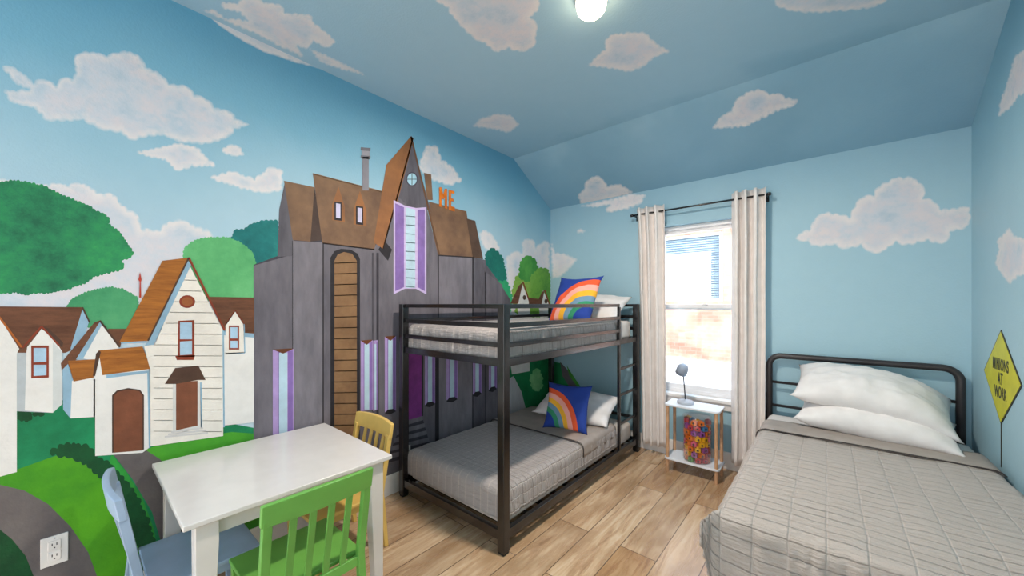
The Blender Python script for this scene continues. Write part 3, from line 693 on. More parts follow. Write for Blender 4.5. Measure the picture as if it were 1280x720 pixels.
def edge_line(x0, x1, y, zt, h0, h1, r, amp=.015):
    pts = []; 
    for k in range(60):
        s = x0-h0+(x1+h1-x0+h0)*k/59
        if s < x0: o = min(x0-s, r*PI/2); ex = max(0, x0-s-r*PI/2); x = x0-r*math.sin(o/r); z = zt-r*(1-math.cos(o/r))-ex
        elif s > x1: o = min(s-x1, r*PI/2); ex = max(0, s-x1-r*PI/2); x = x1+r*math.sin(o/r); z = zt-r*(1-math.cos(o/r))-ex
        else: x, z = s, zt
        pts.append((x, y+amp*nz(s*2.5, y), z))
    return pts
bm = BM(); tube(bm, edge_line(BX0+.085, BX1-.085, 2.405, .344, .14, .13, .05), .0045, 6)
obj('piping', bm, M_pipe, q, smooth=True)
q2 = obj('quilt', drape(BX0+.085, BX1-.085, BY0+.09, 3.10, 1.222, .15, .19, .19, 0, r=.04, res=.014, wr=.006, gather=.012, puff=(.062, .09, .0012), seed=12), M_quilt_s, smooth=True)
solid(q2, .006); tag(q2, 'grey quilted cover tucked over the upper bunk mattress behind the guard rails', 'quilt')
# bunk pillows
pm = place(pillow_bm(.70, .44, .15, 3), (-1.74, 2.96, .445), (math.radians(20), math.radians(2), math.radians(9)))
center(tag(obj('pillow', pm, M_sheet, smooth=True), 'white pillow behind the rainbow cushion on the lower bunk', 'pillow'))
pm = place(pillow_bm(.68, .42, .16, 5), (-1.72, 3.17, 1.325), (math.radians(30), 0, math.radians(2)))
center(tag(obj('pillow', pm, M_sheet, smooth=True), 'white pillow at the head of the upper bunk', 'pillow'))
def rainbow_mat(name, cx, cy, R):
    m, nt, b = newmat(name, '1c3f9a', .85)
    tc = nt.nodes.new('ShaderNodeTexCoord'); mp = nt.nodes.new('ShaderNodeVectorMath'); mp.operation = 'SUBTRACT'
    nt.links.new(tc.outputs['UV'], mp.inputs[0]); mp.inputs[1].default_value = (cx, cy, 0)
    ln = nt.nodes.new('ShaderNodeVectorMath'); ln.operation = 'LENGTH'; nt.links.new(mp.outputs[0], ln.inputs[0])
    d = math_n(nt, 'DIVIDE', ln.outputs['Value'], R)
    navy = srgb('1b3c92')
    w = .125
    cols = [navy, srgb('2f8a63'), srgb('6d90a8'), srgb('efae2e'), srgb('f0a79a'), srgb('e2582f'), navy]
    st = [(0, cols[0])]+[(1-w*(5-k), cols[k+1]) for k in range(5)]+[(.999, cols[6])]
    nt.links.new(ramp(nt, d, st, 'CONSTANT'), b.inputs['Base Color'])
    bump(nt, b, noise_n(nt, 160, 2, 'UV'), .4, .001)
    return m
def cushion(name, label, w, t, loc, mat4, mats, seed):
    bm = pillow_bm(w, w, t, seed, wr=.006, corner=.09, n=30)
    uvl = bm.loops.layers.uv.verify()
    for f in bm.faces:
        for lp in f.loops: lp[uvl].uv = (lp.vert.co.x/w+.5, lp.vert.co.y/w+.5)
    bmesh.ops.transform(bm, matrix=Matrix.Translation(loc) @ mat4, verts=bm.verts)
    return tag(obj(name, bm, mats, smooth=True), label, 'cushion')
def frame(right, up):
    r = Vector(right).normalized(); u = Vector(up); u = (u-r*u.dot(r)).normalized(); n = r.cross(u)
    return Matrix((r, u, n)).transposed().to_4x4()
cu = cushion('rainbow_cushion', 'navy rainbow cushion leaning on the upper bunk pillow', .45, .13, (-1.665, 2.80, 1.40), frame((1, -.10, -.02), (.0, .42, .9)), rainbow_mat('rainbow_weave_upper', .97, .0, .90), 31)
center(cu)
cl2 = cushion('rainbow_cushion', 'navy rainbow cushion leaning on the lower bunk pillow', .38, .11, (-1.615, 2.60, .525), frame((.976, .19, 0), (.26, .36, .88)), rainbow_mat('rainbow_weave_lower', .0, .06, .80), 33)
center(cl2)
# ---- single bed
SX0, SX1, SY0, SY1 = -.335, .645, 1.62, 3.40
bed = thing('single_bed', 'single bed with a dark rounded tube headboard against the window wall', 'bed', ((SX0+SX1)/2, (SY0+SY1)/2, 0))
hy = 3.435
def hb_path(x0, x1, z1, r, z0):
    pts = [(x0, hy, z0)]
    for k in range(9): a = PI-k*PI/16; pts.append((x0+r+r*math.cos(a), hy, z1-r+r*math.sin(a)))
    for k in range(9): a = PI/2-k*PI/16; pts.append((x1-r+r*math.cos(a), hy, z1-r+r*math.sin(a)))
    pts.append((x1, hy, z0)); return pts
bm = BM(); tube(bm, hb_path(-.335, .612, .975, .075, .0), .021, 14)
obj('headboard_frame', bm, M_bedblack, bed, smooth=True)
for z in (.775, .60):
    bm = BM(); tube(bm, [(-.32, hy, z), (.60, hy, z)], .010, 10); obj('headboard_bar', bm, M_bedblack, bed, smooth=True)
M_chrome = plain('chrome', 'd8d8dc', .15, metal=1, var=.01)
for x in (SX0+.02, SX1-.05): obj('bed_rail', bx(x, x+.03, SY0+.05, 3.43, .33, .37), M_bedblack, bed, bevel=.003)
obj('bed_rail', bx(SX0+.05, SX1-.05, SY0+.05, SY0+.08, .33, .37), M_bedblack, bed, bevel=.003)
for k in range(9): obj('mattress_slat', bx(SX0+.05, SX1-.05, 1.75+k*.19, 1.81+k*.19, .355, .372), M_bedblack, bed)
for x in (SX0+.035, SX1-.035):
    bm = BM(); lathe(bm, [(0, 0), (.024, 0), (.024, .02), (.018, .03), (.018, .33), (.0, .33)], x, SY0+.065, 20); obj('leg', bm, M_bedblack, bed, smooth=False, bevel=.002)
bm = BM(); lathe(bm, [(.0, .300), (.034, .300), (.036, .310), (.036, .365), (.030, .374), (0, .374)], SX0+.03, SY0+.045, 24)
co = obj('corner_cap', bm, M_chrome, bed, bevel=.002); co['label'] = 'shiny metal corner cap at the foot of the bed'
mt = obj('mattress', bx(SX0+.01, SX1-.01, SY0+.03, SY1, .375, .535), M_sheet, bevel=.04, seg=4)
center(tag(mt, 'white mattress of the single bed by the window wall', 'mattress'))
sh = obj('fitted_sheet', drape(SX0+.035, SX1-.035, 2.6, SY1-.03, .543, .16, .05, 0, .1, r=.035, res=.03, wr=.004, gather=.004, seed=41), M_sheet, smooth=True)
solid(sh, .004); center(tag(sh, 'white fitted sheet at the head of the single bed', 'sheet'))
q3 = obj('quilt', drape(SX0+.045, SX1-.045, SY0+.05, 3.0, .565, .26, .05, .35, 0, r=.05, res=.0105, fine=.0028, flare=.12, wr=.009, gather=.008, puff=(.105, .104, .0022), seed=22, hem=.02), M_quilt, smooth=True)
solid(q3, .008); tag(q3, 'beige-grey satin quilt with rectangular stitching on the single bed', 'quilt')
bnd = obj('folded_band', drape(SX0+.045, SX1-.045, 2.83, 3.08, .578, .20, .05, 0, 0, r=.05, res=.02, wr=.006, gather=.004, seed=24), M_plainq, q3, smooth=True)
solid(bnd, .008); bnd['label'] = 'plain grey turned-down band of the quilt'
bm = BM(); tube(bm, edge_line(SX0+.045, SX1-.045, 2.825, .577, .20, .05, .055), .0035, 6); obj('piping', bm, M_pipe, q3, smooth=True)
pm = place(pillow_bm(.72, .44, .21, 7, droop=.05, wr=.016), (.21, 3.19, .665), (math.radians(10), math.radians(1), math.radians(-4)))
center(tag(obj('pillow', pm, M_sheet, smooth=True), 'lower white pillow of the pair on the single bed', 'pillow'))
pm = place(pillow_bm(.74, .44, .22, 9, droop=.11, wr=.018), (.20, 3.22, .825), (math.radians(20), math.radians(3), math.radians(-3)))
center(tag(obj('pillow', pm, M_sheet, smooth=True), 'upper white pillow of the pair on the single bed', 'pillow'))
# ---- curtains
M_curt = plain('curtain_cloth', 'e6dfdb', .75, var=.03, bumpd=.001, bscale=300)
rod = thing('curtain_rod', 'thin black curtain rod above the window', 'curtain rod', (-.87, 3.41, 2.2))
bm = BM(); tube(bm, [(-1.395, 3.41, 2.2), (-.345, 3.41, 2.2)], .008, 12); obj('pole', bm, M_black, rod, smooth=True)
for x in (-1.405, -.335):
    bm = BM(); lathe(bm, [(0, -.014), (.013, -.012), (.014, 0), (.013, .012), (0, .014)], 0, 0, 16, Matrix.Translation((x, 3.41, 2.2)) @ Matrix.Rotation(PI/2, 4, 'Y')); obj('finial', bm, M_black, rod, smooth=True)
for x in (-1.386, -.354):
    bm = bx(x-.006, x+.006, 3.412, YB, 2.188, 2.2); box(bm, x-.012, x+.012, YB-.004, YB, 2.16, 2.23); obj('bracket', bm, M_black, rod, bevel=.001)
def curtain(x0t, x1t, x0b, x1b, n, zb, ph, label):
    def f(u, v):
        z = 2.255+(zb-2.255)*v; k = v**.6
        x = (x0t+(x1t-x0t)*u)*(1-k)+(x0b+(x1b-x0b)*u)*k
        a = .044-.010*v
        s = math.sin(2*PI*n*u+ph+.25*math.sin(3*v+u*4)); s = math.copysign(abs(s)**.75, s)
        y = 3.41+a*s*(1+.15*nz(u*5, v*3, ph))
        x += .017*math.sin(4*PI*n*u+2*ph)+.004*nz(u*3, v*6, ph)
        return (x, y, z)
    bm = BM(); grid_surface(bm, f, 150, 40)
    o = solid(obj('curtain', bm, M_curt, smooth=True), .003, 0)
    return tag(o, label, 'curtain', None)
center(curtain(-1.375, -1.118, -1.315, -1.10, 3.5, .085, .5, 'ivory curtain panel left of the window, next to the bunk bed'))
center(curtain(-.588, -.366, -.588, -.372, 3.5, .085, .5, 'ivory curtain panel right of the window, next to the single bed'))
# ---- bedside table
M_wood = plain('light_beech', 'c59a76', .45, var=.10, nscale=18)
M_tw = plain('white_laminate', 'e4e8ee', .3, var=.01)
tx0, tx1, ty0, ty1 = -1.02, -.615, 3.125, 3.352
nt_ = thing('side_table', 'small two-shelf white side table with round wooden legs under the window', 'side table', ((tx0+tx1)/2, (ty0+ty1)/2, 0))
for nm, z in (('table_top', .535), ('shelf', .10)):
    o = obj(nm, BM(), M_tw, nt_); bm = BM()
    rr = .03; prof = []
    for cx, cy, a0 in ((tx1-rr, ty1-rr, 0), (tx0+rr, ty1-rr, 90), (tx0+rr, ty0+rr, 180), (tx1-rr, ty0+rr, 270)):
        for k in range(7): a = math.radians(a0+k*15); prof.append((cx+rr*math.cos(a), cy+rr*math.sin(a)))
    prism(bm, prof, 'z', z, z+.015); bmesh.ops.translate(bm, verts=bm.verts, vec=-wloc(nt_)); bm.to_mesh(o.data); bm.free()
    b_ = o.modifiers.new('bevel', 'BEVEL'); b_.width = .002
for x in (tx0+.024, tx1-.024):
    for y in (ty0+.022, ty1-.022):
        bm = BM(); lathe(bm, [(0, 0), (.0115, 0), (.0125, .004), (.0125, .535), (0, .535)], x, y, 18); obj('leg', bm, M_wood, nt_, smooth=False, bevel=.0005)
# ---- desk lamp
M_lamp = plain('pale_blue_grey_plastic', '9aa6b8', .4, var=.02)
lx, ly = -.885, 3.24
lamp = thing('desk_lamp', 'small grey desk lamp with a thin dark stem on the side table', 'lamp', (lx, ly, .5505))
bm = BM(); lathe(bm, [(0, .5505), (.060, .5505), (.063, .556), (.063, .567), (.058, .574), (.012, .576), (.010, .584), (0, .585)], lx, ly, 40); obj('base', bm, plain('lamp_base_plastic', 'b9bfc9', .4, var=.02), lamp, smooth=True)
bm = BM(); tube(bm, [(lx, ly, .58), (lx-.006, ly, .68), (lx-.018, ly, .80)], .0045, 10); obj('stem', bm, plain('dark_steel_stem', '3b3c44', .35, metal=.6), lamp, smooth=True)
hm = Matrix.Translation((lx-.02, ly-.005, .83)) @ Euler((math.radians(25), math.radians(25), 0)).to_matrix().to_4x4()
bm = BM(); lathe(bm, [(.0, .045), (.020, .043), (.034, .034), (.042, .018), (.045, -.010), (.046, -.042), (.043, -.042), (.040, -.01), (.030, .02), (0, .034)], 0, 0, 36, hm)
sd = obj('lamp_shade', bm, M_lamp, lamp, smooth=True)
bm = BM(); lathe(bm, [(0, -.03), (.014, -.026), (.019, -.01), (.014, .008), (.008, .02), (0, .022)], 0, 0, 20, hm); obj('bulb', bm, plain('frosted_bulb', 'eeeeee', .4), lamp, smooth=True)
# ---- clear tub of toy blocks
tcx, tcy, tr_ = -.795, 3.238, .104
tub = thing('toy_tub', 'clear round plastic tub of toy blocks on the lower shelf', 'tub', (tcx, tcy, .1155))
cp, nt, b = newmat('clear_plastic', 'ffffff', .05)
for n in list(nt.nodes):
    if n.type != 'OUTPUT_MATERIAL': nt.nodes.remove(n)
t_ = nt.nodes.new('ShaderNodeBsdfTransparent'); t_.inputs[0].default_value = (.97, .97, .98, 1); g_ = nt.nodes.new('ShaderNodeBsdfGlossy'); g_.inputs['Roughness'].default_value = .08
f_ = nt.nodes.new('ShaderNodeLayerWeight'); f_.inputs[0].default_value = .15; x_ = nt.nodes.new('ShaderNodeMixShader')
nt.links.new(math_n(nt, 'ADD', math_n(nt, 'MULTIPLY', f_.outputs[1], .5), .03), x_.inputs[0]); nt.links.new(t_.outputs[0], x_.inputs[1]); nt.links.new(g_.outputs[0], x_.inputs[2]); nt.links.new(x_.outputs[0], [n for n in nt.nodes if n.type == 'OUTPUT_MATERIAL'][0].inputs[0])
bm = BM(); lathe(bm, [(0, .1158), (tr_-.01, .1158), (tr_, .125), (tr_, .44), (tr_-.006, .455), (tr_-.006, .462), (tr_-.009, .462), (tr_-.009, .455), (tr_-.003, .44), (tr_-.003, .126), (tr_-.011, .119), (0, .119)], tcx, tcy, 48)
obj('tub_body', bm, cp, tub, smooth=True)
bm = BM(); lathe(bm, [(tr_-.005, .450), (tr_+.002, .450), (tr_+.002, .466), (tr_-.004, .470), (0, .470), (0, .467), (tr_-.006, .467)], tcx, tcy, 48)
obj('lid', bm, cp, tub, smooth=True)
cols = {'yellow': 'f2b81c', 'red': 'c02a33', 'orange': 'e8791f', 'purple': '9b4fa0', 'pink': 'd8567f', 'blue': '3f84b8', 'green': '5d9a3c'}
def block_proto(kind, m):
    bm = BM()
    if kind == 0:
        box(bm, -.022, .022, -.013, .013, 0, .024)
        for x in (-.011, .011): lathe_at(bm, x, 0, .024, .0065, .006)
    else:
        box(bm, -.020, .020, -.018, .018, 0, .032); lathe_at(bm, 0, 0, .032, .010, .008)
    return bm
def lathe_at(bm, x, y, z, r, h):
    k = 12; lo = [bm.verts.new((x+r*math.cos(2*PI*i/k), y+r*math.sin(2*PI*i/k), z)) for i in range(k)]; hi = [bm.verts.new((v.co.x, v.co.y, z+h)) for v in lo]
    bm.faces.new(hi)
    for i in range(k): bm.faces.new((lo[i], lo[(i+1) % k], hi[(i+1) % k], hi[i]))
protos = {}
hole = plain('dark_socket', '1d1a22', .6)
seq = ['yellow', 'red', 'orange', 'purple', 'yellow', 'pink', 'red', 'orange', 'blue', 'yellow', 'red', 'orange', 'yellow', 'purple']
rb = random.Random(5); cnt = 0
lay = 0; zz = .1205
LH = .0415
while lay < 8:
    for ringr, n, ph in ((.078, 10, lay*.31), (.035, 4, lay*.5)):
        for k in range(n):
            ang = 2*PI*k/n+ph
            if math.sin(ang) > .45 or (ringr < .06 and math.sin(ang) > -.1): continue      # the far side shows nothing
            c = rb.choice(seq) if lay > 0 else rb.choice(['orange', 'red', 'yellow', 'green', 'orange'])
            if lay == 7 and ringr > .06 and k % 3 == 0: continue
            kd = 1
            key = (c, kd)
            z = zz+lay*LH
            loc = Vector((tcx+ringr*math.cos(ang), tcy+ringr*math.sin(ang), z))
            if key not in protos:
                o = obj('toy_block', block_proto(kd, None), plain('toy_plastic_'+c, cols[c], .3, var=.02), bevel=.0015)
                hb = BM(); lathe(hb, [(0, 0), (.0085, 0), (.0085, .0012), (0, .0012)], 0, 0, 14, Matrix.Translation((0, -.0181, .016)) @ Matrix.Rotation(PI/2, 4, 'X'))
                h = obj('socket', hb, hole, o, local=True); protos[key] = (o, h)
            else:
                o0, h0 = protos[key]; o = o0.copy(); C.objects.link(o); h = h0.copy(); C.objects.link(h); h.parent = o
            o.location = loc; o.rotation_euler = (0, 0, ang+PI/2+rb.uniform(-.22, .22))
            o['label'] = c+' plastic toy block in the clear tub on the side table'; o['category'] = 'toy block'; o['group'] = c+' toy blocks in the clear tub'
            cnt += 1
    lay += 1
# ---- children's table
M_tabw = plain('white_satin_lacquer', 'e2dbd6', .22, var=.015)
kx0, kx1, ky0, ky1, kz = -2.372, -1.616, .231, 1.003, .63
kt = thing('play_table', 'white square play table with tapered legs by the mural wall', 'table', ((kx0+kx1)/2, (ky0+ky1)/2, 0))
obj('table_top', bx(kx0, kx1, ky0, ky1, kz-.020, kz), M_tabw, kt, bevel=.004, seg=3)
a = .045
for b4 in ((kx0+a, kx1-a, ky0+a, ky0+a+.018), (kx0+a, kx1-a, ky1-a-.018, ky1-a), (kx0+a, kx0+a+.018, ky0+a+.018, ky1-a-.018), (kx1-a-.018, kx1-a, ky0+a+.018, ky1-a-.018)):
    obj('apron', bx(*b4, kz-.085, kz-.020), M_tabw, kt, bevel=.002)
def tleg(bm, x, y, sx, sy):
    """sx, sy point inward; outer faces straight, inner faces taper"""
    w0, w1 = .066, .042
    vs = []
    for z, w in ((0, w1), (kz-.10, w0), (kz-.0205, w0)):
        vs.append([bm.verts.new(p) for p in ((x, y, z), (x+sx*w, y, z), (x+sx*w, y+sy*w, z), (x, y+sy*w, z))])
    for A, B in zip(vs, vs[1:]):
        for k in range(4): bm.faces.new((A[k], A[(k+1) % 4], B[(k+1) % 4], B[k]))
    bm.faces.new(vs[0]); bm.faces.new(vs[-1]); bmesh.ops.recalc_face_normals(bm, faces=bm.faces); return bm
for x, sx in ((kx0+.022, 1), (kx1-.022, -1)):
    for y, sy in ((ky0+.035, 1), (ky1-.035, -1)):
        obj('leg', tleg(BM(), x, y, sx, sy), M_tabw, kt, bevel=.003)
# ---- chairs
def chair(color, rough, label, loc, rotz, name='kids_chair'):
    """child's slat-back chair facing +y"""
    m = plain('painted_wood_'+color, color, rough, var=.03)
    t = thing(name, label, 'chair', loc, rotz)
    W, D, SZ, TZ = .395, .35, .31, .685
    def o(nm, bm, bev=.004): return obj(nm, bm, m, t, bevel=bev, local=True, seg=2)
    # seat, dished a little
    def f(u, v):
        x = (-.5+u)*(W-.01)*(1+.02*v); y = -.165+v*D; z = SZ-.008*math.sin(PI*u)*math.sin(PI*min(1, v*1.1)); return (x, y, z)
    bm = BM(); grid_surface(bm, f, 12, 10)
    g = bmesh.ops.extrude_face_region(bm, geom=bm.faces[:]); bmesh.ops.translate(bm, verts=[v for v in g['geom'] if isinstance(v, bmesh.types.BMVert)], vec=(0, 0, -.018)); bmesh.ops.recalc_face_normals(bm, faces=bm.faces)
    o('seat', bm)
    lean = lambda z: -.165-.018-max(0, z-SZ)*.17-max(0, SZ-z)*.10
    for sx in (-1, 1):
        bm = BM(); zs = [0, .16, SZ, .42, .52, .62]; vs = []
        for z in zs:
            y = lean(z); w = .030; d = .028 if z > .1 else .022; x = sx*(W/2-.017)
            vs.append([bm.verts.new(p) for p in ((x-w/2, y-d/2, z), (x+w/2, y-d/2, z), (x+w/2, y+d/2, z), (x-w/2, y+d/2, z))])
        for A, B in zip(vs, vs[1:]):
            for k in range(4): bm.faces.new((A[k], A[(k+1) % 4], B[(k+1) % 4], B[k]))
        bm.faces.new(vs[0][::-1]); bm.faces.new(vs[-1]); o('back_post', bm, .003)
        bm = BM(); tx = sx*(W/2-.02); vs = []
        for z, w in ((0, .022), (SZ-.0185, .034)):
            vs.append([bm.verts.new((tx+a*w/2, .150+b*w/2, z)) for a, b in ((-1, -1), (1, -1), (1, 1), (-1, 1))])
        for k in range(4): bm.faces.new((vs[0][k], vs[0][(k+1) % 4], vs[1][(k+1) % 4], vs[1][k]))
        bm.faces.new(vs[0][::-1]); bm.faces.new(vs[1]); o('leg', bm, .003)
        o('side_apron', bx(sx*(W/2-.030)-.008, sx*(W/2-.030)+.008, -.165, .135, SZ-.058, SZ-.018), .002)
    o('front_apron', bx(-W/2+.036, W/2-.036, .142, .158, SZ-.058, SZ-.018), .002)
    def rail(z0, z1, half, dep, th=.019):
        bm = BM(); n = 14; A = []
        for k in range(n+1):
            x = -half+2*half*k/n; bow = -dep*(1-(x/half)**2)
            A.append([bm.verts.new((x, lean(z)+bow+q, z+(.010*(1-(x/half)**2) if z == z1 and dep > .01 else 0))) for z, q in ((z0, -th/2), (z0, th/2), (z1, th/2), (z1, -th/2))])
        for P_, Q in zip(A, A[1:]):
            for k in range(4): bm.faces.new((P_[k], P_[(k+1) % 4], Q[(k+1) % 4], Q[k]))
        bm.faces.new(A[0][::-1]); bm.faces.new(A[-1]); bmesh.ops.recalc_face_normals(bm, faces=bm.faces); return bm
    o('top_rail', rail(.600, TZ-.005, W/2+.004, .022, .022), .004)
    o('lower_rail', rail(.262, .300, W/2-.031, .006, .016), .002)
    for k in range(4):
        x = -.102+k*.068; bm = BM(); vs = []
        for z in (.296, .36, .46, .54, .606):
            y = lean(z)-.004-max(0, z-.30)*.045; vs.append([bm.verts.new(p) for p in ((x-.0125, y-.005, z), (x+.0125, y-.005, z), (x+.0125, y+.005, z), (x-.0125, y+.005, z))])
        for A, B in zip(vs, vs[1:]):
            for q in range(4): bm.faces.new((A[q], A[(q+1) % 4], B[(q+1) % 4], B[q]))
        bm.faces.new(vs[0][::-1]); bm.faces.new(vs[-1]); o('slat', bm, .0015)
    return t
chair('6fae4e', .35, 'green wooden kids chair pushed in at the near side of the white play table', (-1.703, .609, 0), PI/2)
chair('9db2cc', .35, 'pale blue wooden kids chair at the left end of the white play table', (-2.085, .345, 0), 0)
chair('e3bd68', .4, 'yellow wooden kids chair at the far end of the white play table', (-2.085, .925, 0), PI)
# ---- outlets
def outlet(y, z, label, gangs=2, w=.072, h=.118):
    t = thing('wall_outlet', label, 'outlet', (XL+.0005, y, z))
    obj('cover_plate', bx(XL, XL+.006, y-w/2, y+w/2, z-h/2, z+h/2), M_white, t, bevel=.002)
    dk_ = plain('outlet_slot', '2b2624', .6)
    for s in (-1, 1):
        zc = z+s*.022
        r = obj('receptacle', bx(XL+.006, XL+.009, y-.017, y+.017, zc-.019, zc+.019), M_white, t, bevel=.003)
        bm = BM()
        for q in (-.006, .006): box(bm, XL+.009, XL+.0093, y+q-.0013, y+q+.0013, zc-.001, zc+.009)
        box(bm, XL+.009, XL+.0093, y-.002, y+.002, zc-.012, zc-.007); obj('slots', bm, dk_, r)
    bm = BM(); lathe(bm, [(0, 0), (.003, 0), (.002, .0012), (0, .0015)], 0, 0, 12, Matrix.Translation((XL+.006, y, z+.050)) @ Matrix.Rotation(PI/2, 4, 'Y')); obj('screw', bm, M_chrome, t)
outlet(-.052, .366, 'white duplex outlet on the painted road at the lower left')
outlet(1.60, .25, 'white outlet on the mural wall behind the bunk bed foot')
# ---- painted-on road sign decal on the right wall
M_sign = plain('sign_yellow', 'd6cf2e', .45, var=.05); M_sk = plain('sign_black', '2c2b22', .5)
cy, cz, hw, hh = 2.995, 1.0, .262, .236
sg = thing('wall_sign', 'yellow diamond wall sign reading MINIONS AT WORK beside the single bed', 'sign', (XR-.001, cy, cz-hh))
def diamond(k, x0, x1): bm = BM(); prism(bm, [(cy, cz-hh*k), (cy+hw*k, cz), (cy, cz+hh*k), (cy-hw*k, cz)], 'x', x0, x1); return bm
obj('sign_border', diamond(1, XR-.003, XR-.0002), M_sk, sg); obj('sign_face', diamond(.955, XR-.0042, XR-.003), M_sign, sg)
def text(body, z, size, sx, parent):
    cu = bpy.data.curves.new('lettering', 'FONT'); cu.body = body; cu.size = size; cu.align_x = 'CENTER'; cu.align_y = 'CENTER'; cu.extrude = .0004; cu.offset = size*.022; cu.space_character = 1.08
    tmp = bpy.data.objects.new('lettering_source', cu); C.objects.link(tmp)
    bpy.context.view_layer.update()
    me = bpy.data.meshes.new_from_object(tmp.evaluated_get(bpy.context.evaluated_depsgraph_get()))
    C.objects.unlink(tmp); bpy.data.objects.remove(tmp)
    me.transform(Matrix.Scale(sx, 4, (1, 0, 0)))
    # letters face -x and read towards -y
    me.transform(Matrix(((0, 0, -1, XR-.0046), (-1, 0, 0, cy), (0, 1, 0, z), (0, 0, 0, 1))))
    me.transform(Matrix.Translation(-wloc(parent))); me.materials.append(M_sk)
    o = bpy.data.objects.new('lettering', me); link(o, parent); return o
text('MINIONS', cz+.058, .082, .62, sg); text('AT', cz-.012, .082, .62, sg); text('WORK', cz-.082, .082, .62, sg)
obj('sign_post', bx(XR-.0025, XR-.0002, cy-.004, cy+.004, .55, cz-hh+.002), M_sk, sg)
# ---- ceiling light
clx, cly = -.853, 1.588
lt = thing('ceiling_light', 'round glowing ceiling light in the middle of the blue ceiling', 'light', (clx, cly, ZC-.09))
bm = BM(); lathe(bm, [(0, ZC), (.075, ZC), (.078, ZC-.006), (.075, ZC-.022), (0, ZC-.022)], clx, cly, 40); obj('canopy', bm, M_white, lt, smooth=False, bevel=.001)
em, nt, b = newmat('lit_globe_glass', 'fff1dc', .3); b.inputs['Emission Color'].default_value = srgb('ffe2b8'); b.inputs['Emission Strength'].default_value = 11
bm = BM(); lathe(bm, [(.066, ZC-.020), (.070, ZC-.04), (.064, ZC-.062), (.045, ZC-.080), (.02, ZC-.088), (0, ZC-.089)], clx, cly, 40); obj('globe', bm, em, lt, smooth=True)
# ================================================================ OUTSIDE THE WINDOW
def brick_mat():
    m, nt, b = newmat('pale_brick', 'd8a893', .85)
    tc = nt.nodes.new('ShaderNodeTexCoord'); sp = nt.nodes.new('ShaderNodeSeparateXYZ'); cb = nt.nodes.new('ShaderNodeCombineXYZ')
    nt.links.new(tc.outputs['Object'], sp.inputs[0]); nt.links.new(sp.outputs[0], cb.inputs[0]); nt.links.new(sp.outputs[2], cb.inputs[1])
    br = nt.nodes.new('ShaderNodeTexBrick'); br.inputs['Scale'].default_value = 1; br.inputs['Brick Width'].default_value = .24; br.inputs['Row Height'].default_value = .085
    br.inputs['Mortar Size'].default_value = .006; br.inputs['Color1'].default_value = srgb('a5705f'); br.inputs['Color2'].default_value = srgb('b98574'); br.inputs['Mortar'].default_value = srgb('9a8a82')
    nt.links.new(cb.outputs[0], br.inputs['Vector'])
    col = mix_rgb(nt, ramp(nt, noise_n(nt, 1.3, 4), [(.4, (0, 0, 0, 1)), (.65, (1, 1, 1, 1))]), br.outputs['Color'], srgb('cdb09c'))
    nt.links.new(col, b.inputs['Base Color']); return m
YN = 9.5
bm = BM()
nx0, nx1, nz0, nz1 = -3.5, -1.80, 1.42, 3.02
box(bm, -9, nx0, YN, YN+.3, -.05, 5.2); box(bm, nx1, 5, YN, YN+.3, -.05, 5.2); box(bm, nx0, nx1, YN, YN+.3, -.05, nz0); box(bm, nx0, nx1, YN, YN+.3, nz1, 5.2)
nb = thing('neighbour_house', 'pale pink brick house wall with a white window seen outside through the bedroom window', 'house', (-2, YN, 0))
obj('brick_wall', bm, brick_mat(), nb)
wf = obj('window', ring(nx0, nx1, nz0, nz1, .07, YN+.02, YN+.10), M_vinyl, nb, bevel=.004)
obj('pane', bx(nx0+.07, nx1-.07, YN+.04, YN+.05, nz0+.07, nz1-.07), glass, wf)
bm = BM()
for k in range(26): box(bm, nx0+.07, nx1-.07, YN+.066, YN+.085, nz0+.10+k*.055, nz0+.125+k*.055)
bl = obj('blinds', bm, plain('blue_grey_blind', 'c3d3e4', .6), wf)
obj('reflection_panel', bx(nx0+.07, nx1-.25, YN+.068, YN+.078, nz0+.07, nz1-.42), plain('reflection_white', 'efefef', .8), wf)  # white sheet added behind the glass for its bright reflection
obj('room_behind', bx(nx0+.0, nx1-.0, YN+.13, YN+.15, nz0, nz1), plain('dim_room', 'b4c6d8', .8), wf)
gv, nt, b = newmat('white_gravel', 'd8d4d2', .9)
nt.links.new(ramp(nt, noise_n(nt, 22, 3), [(.36, srgb('85868d')), (.47, srgb('b9b7b7')), (.7, srgb('cfcdcc'))]), b.inputs['Base Color'])
bump(nt, b, noise_n(nt, 22, 3), .6, .02)
obj('ground', bx(-12, 8, YB+T, 14, -.10, -.04), gv, kind='structure')
obj('trim_1', bx(-9, 5, YN-.18, YN-.001, -.04, .06), plain('concrete_footing', 'c3c2c8', .8), kind='structure')
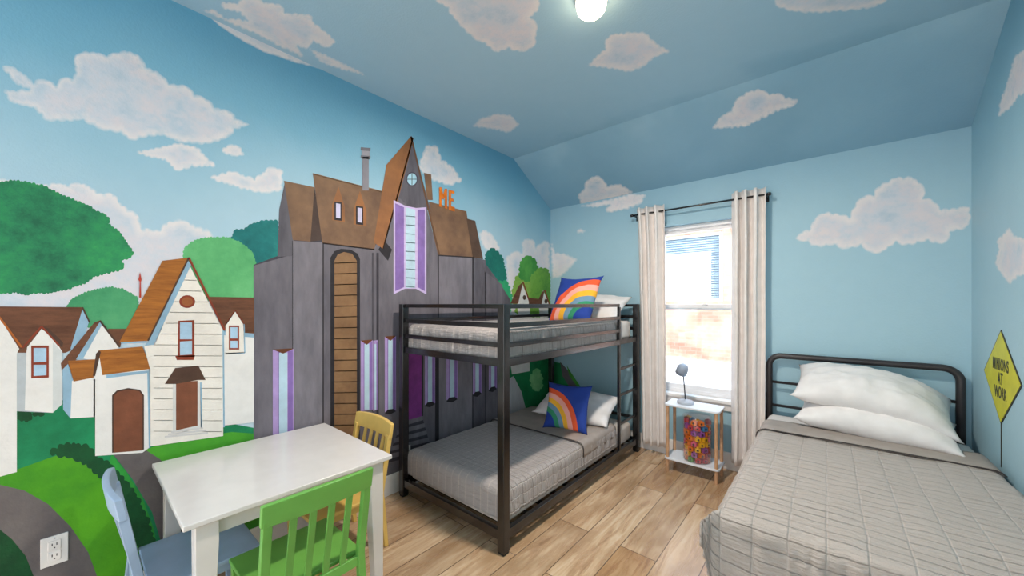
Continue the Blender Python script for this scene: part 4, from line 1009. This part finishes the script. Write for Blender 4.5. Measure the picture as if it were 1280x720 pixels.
# ================================================================ LIGHT AND CAMERA
w = bpy.data.worlds.new('sky'); bpy.context.scene.world = w; w.use_nodes = True; nt = w.node_tree
bg = nt.nodes['Background']; tc = nt.nodes.new('ShaderNodeTexCoord'); sp = nt.nodes.new('ShaderNodeSeparateXYZ'); nt.links.new(tc.outputs['Generated'], sp.inputs[0])
r = ramp(nt, math_n(nt, 'ADD', math_n(nt, 'MULTIPLY', sp.outputs[2], .5), .5), [(0, srgb('efe9e4')), (.5, srgb('f6f5f4')), (.62, srgb('dfeaf6')), (1, srgb('b9d3f0'))])
side = ramp(nt, math_n(nt, 'ADD', math_n(nt, 'MULTIPLY', sp.outputs[1], .5), .5), [(.3, (.44, .42, .40, 1)), (.65, (1.25, 1.27, 1.3, 1))])
r = mix_rgb(nt, 1.0, r, side, 'MULTIPLY')
nt.links.new(r, bg.inputs[0]); bg.inputs[1].default_value = 4.0
def light(name, kind, loc, energy, color, **k):
    l = bpy.data.lights.new(name, kind); l.energy = energy; l.color = color
    o = bpy.data.objects.new(name, l); C.objects.link(o); o.location = loc
    for a_, v in k.items(): setattr(l, a_, v)
    return o
lb = light('ceiling_bulb', 'AREA', (clx, cly, ZC-.095), 34, (1, .90, .79), shape='DISK', size=.13)
su = light('sun', 'SUN', (4, -2, 8), 12, (1, .95, .88), angle=.01)
su.rotation_euler = Vector((-.75, .30, -.59)).to_track_quat('-Z', 'Y').to_euler()
cam = bpy.data.cameras.new('camera'); co = bpy.data.objects.new('camera', cam); C.objects.link(co)
cam.sensor_width = 36; cam.lens = FOC/1280*36; cam.shift_y = 20/1280; cam.clip_start = .02
co.location = EYEP
co.rotation_euler = (PI/2, 0, math.atan2(.6468, .7626))
sc = bpy.context.scene; sc.camera = co
sc.view_settings.view_transform = 'Standard'; sc.view_settings.look = 'None'; sc.view_settings.exposure = 0.58; sc.view_settings.gamma = 1
sc.view_settings.use_curve_mapping = False
sc.cycles.max_bounces = 8; sc.cycles.transparent_max_bounces = 24; sc.cycles.sample_clamp_indirect = 6
sc.cycles.use_denoising = True
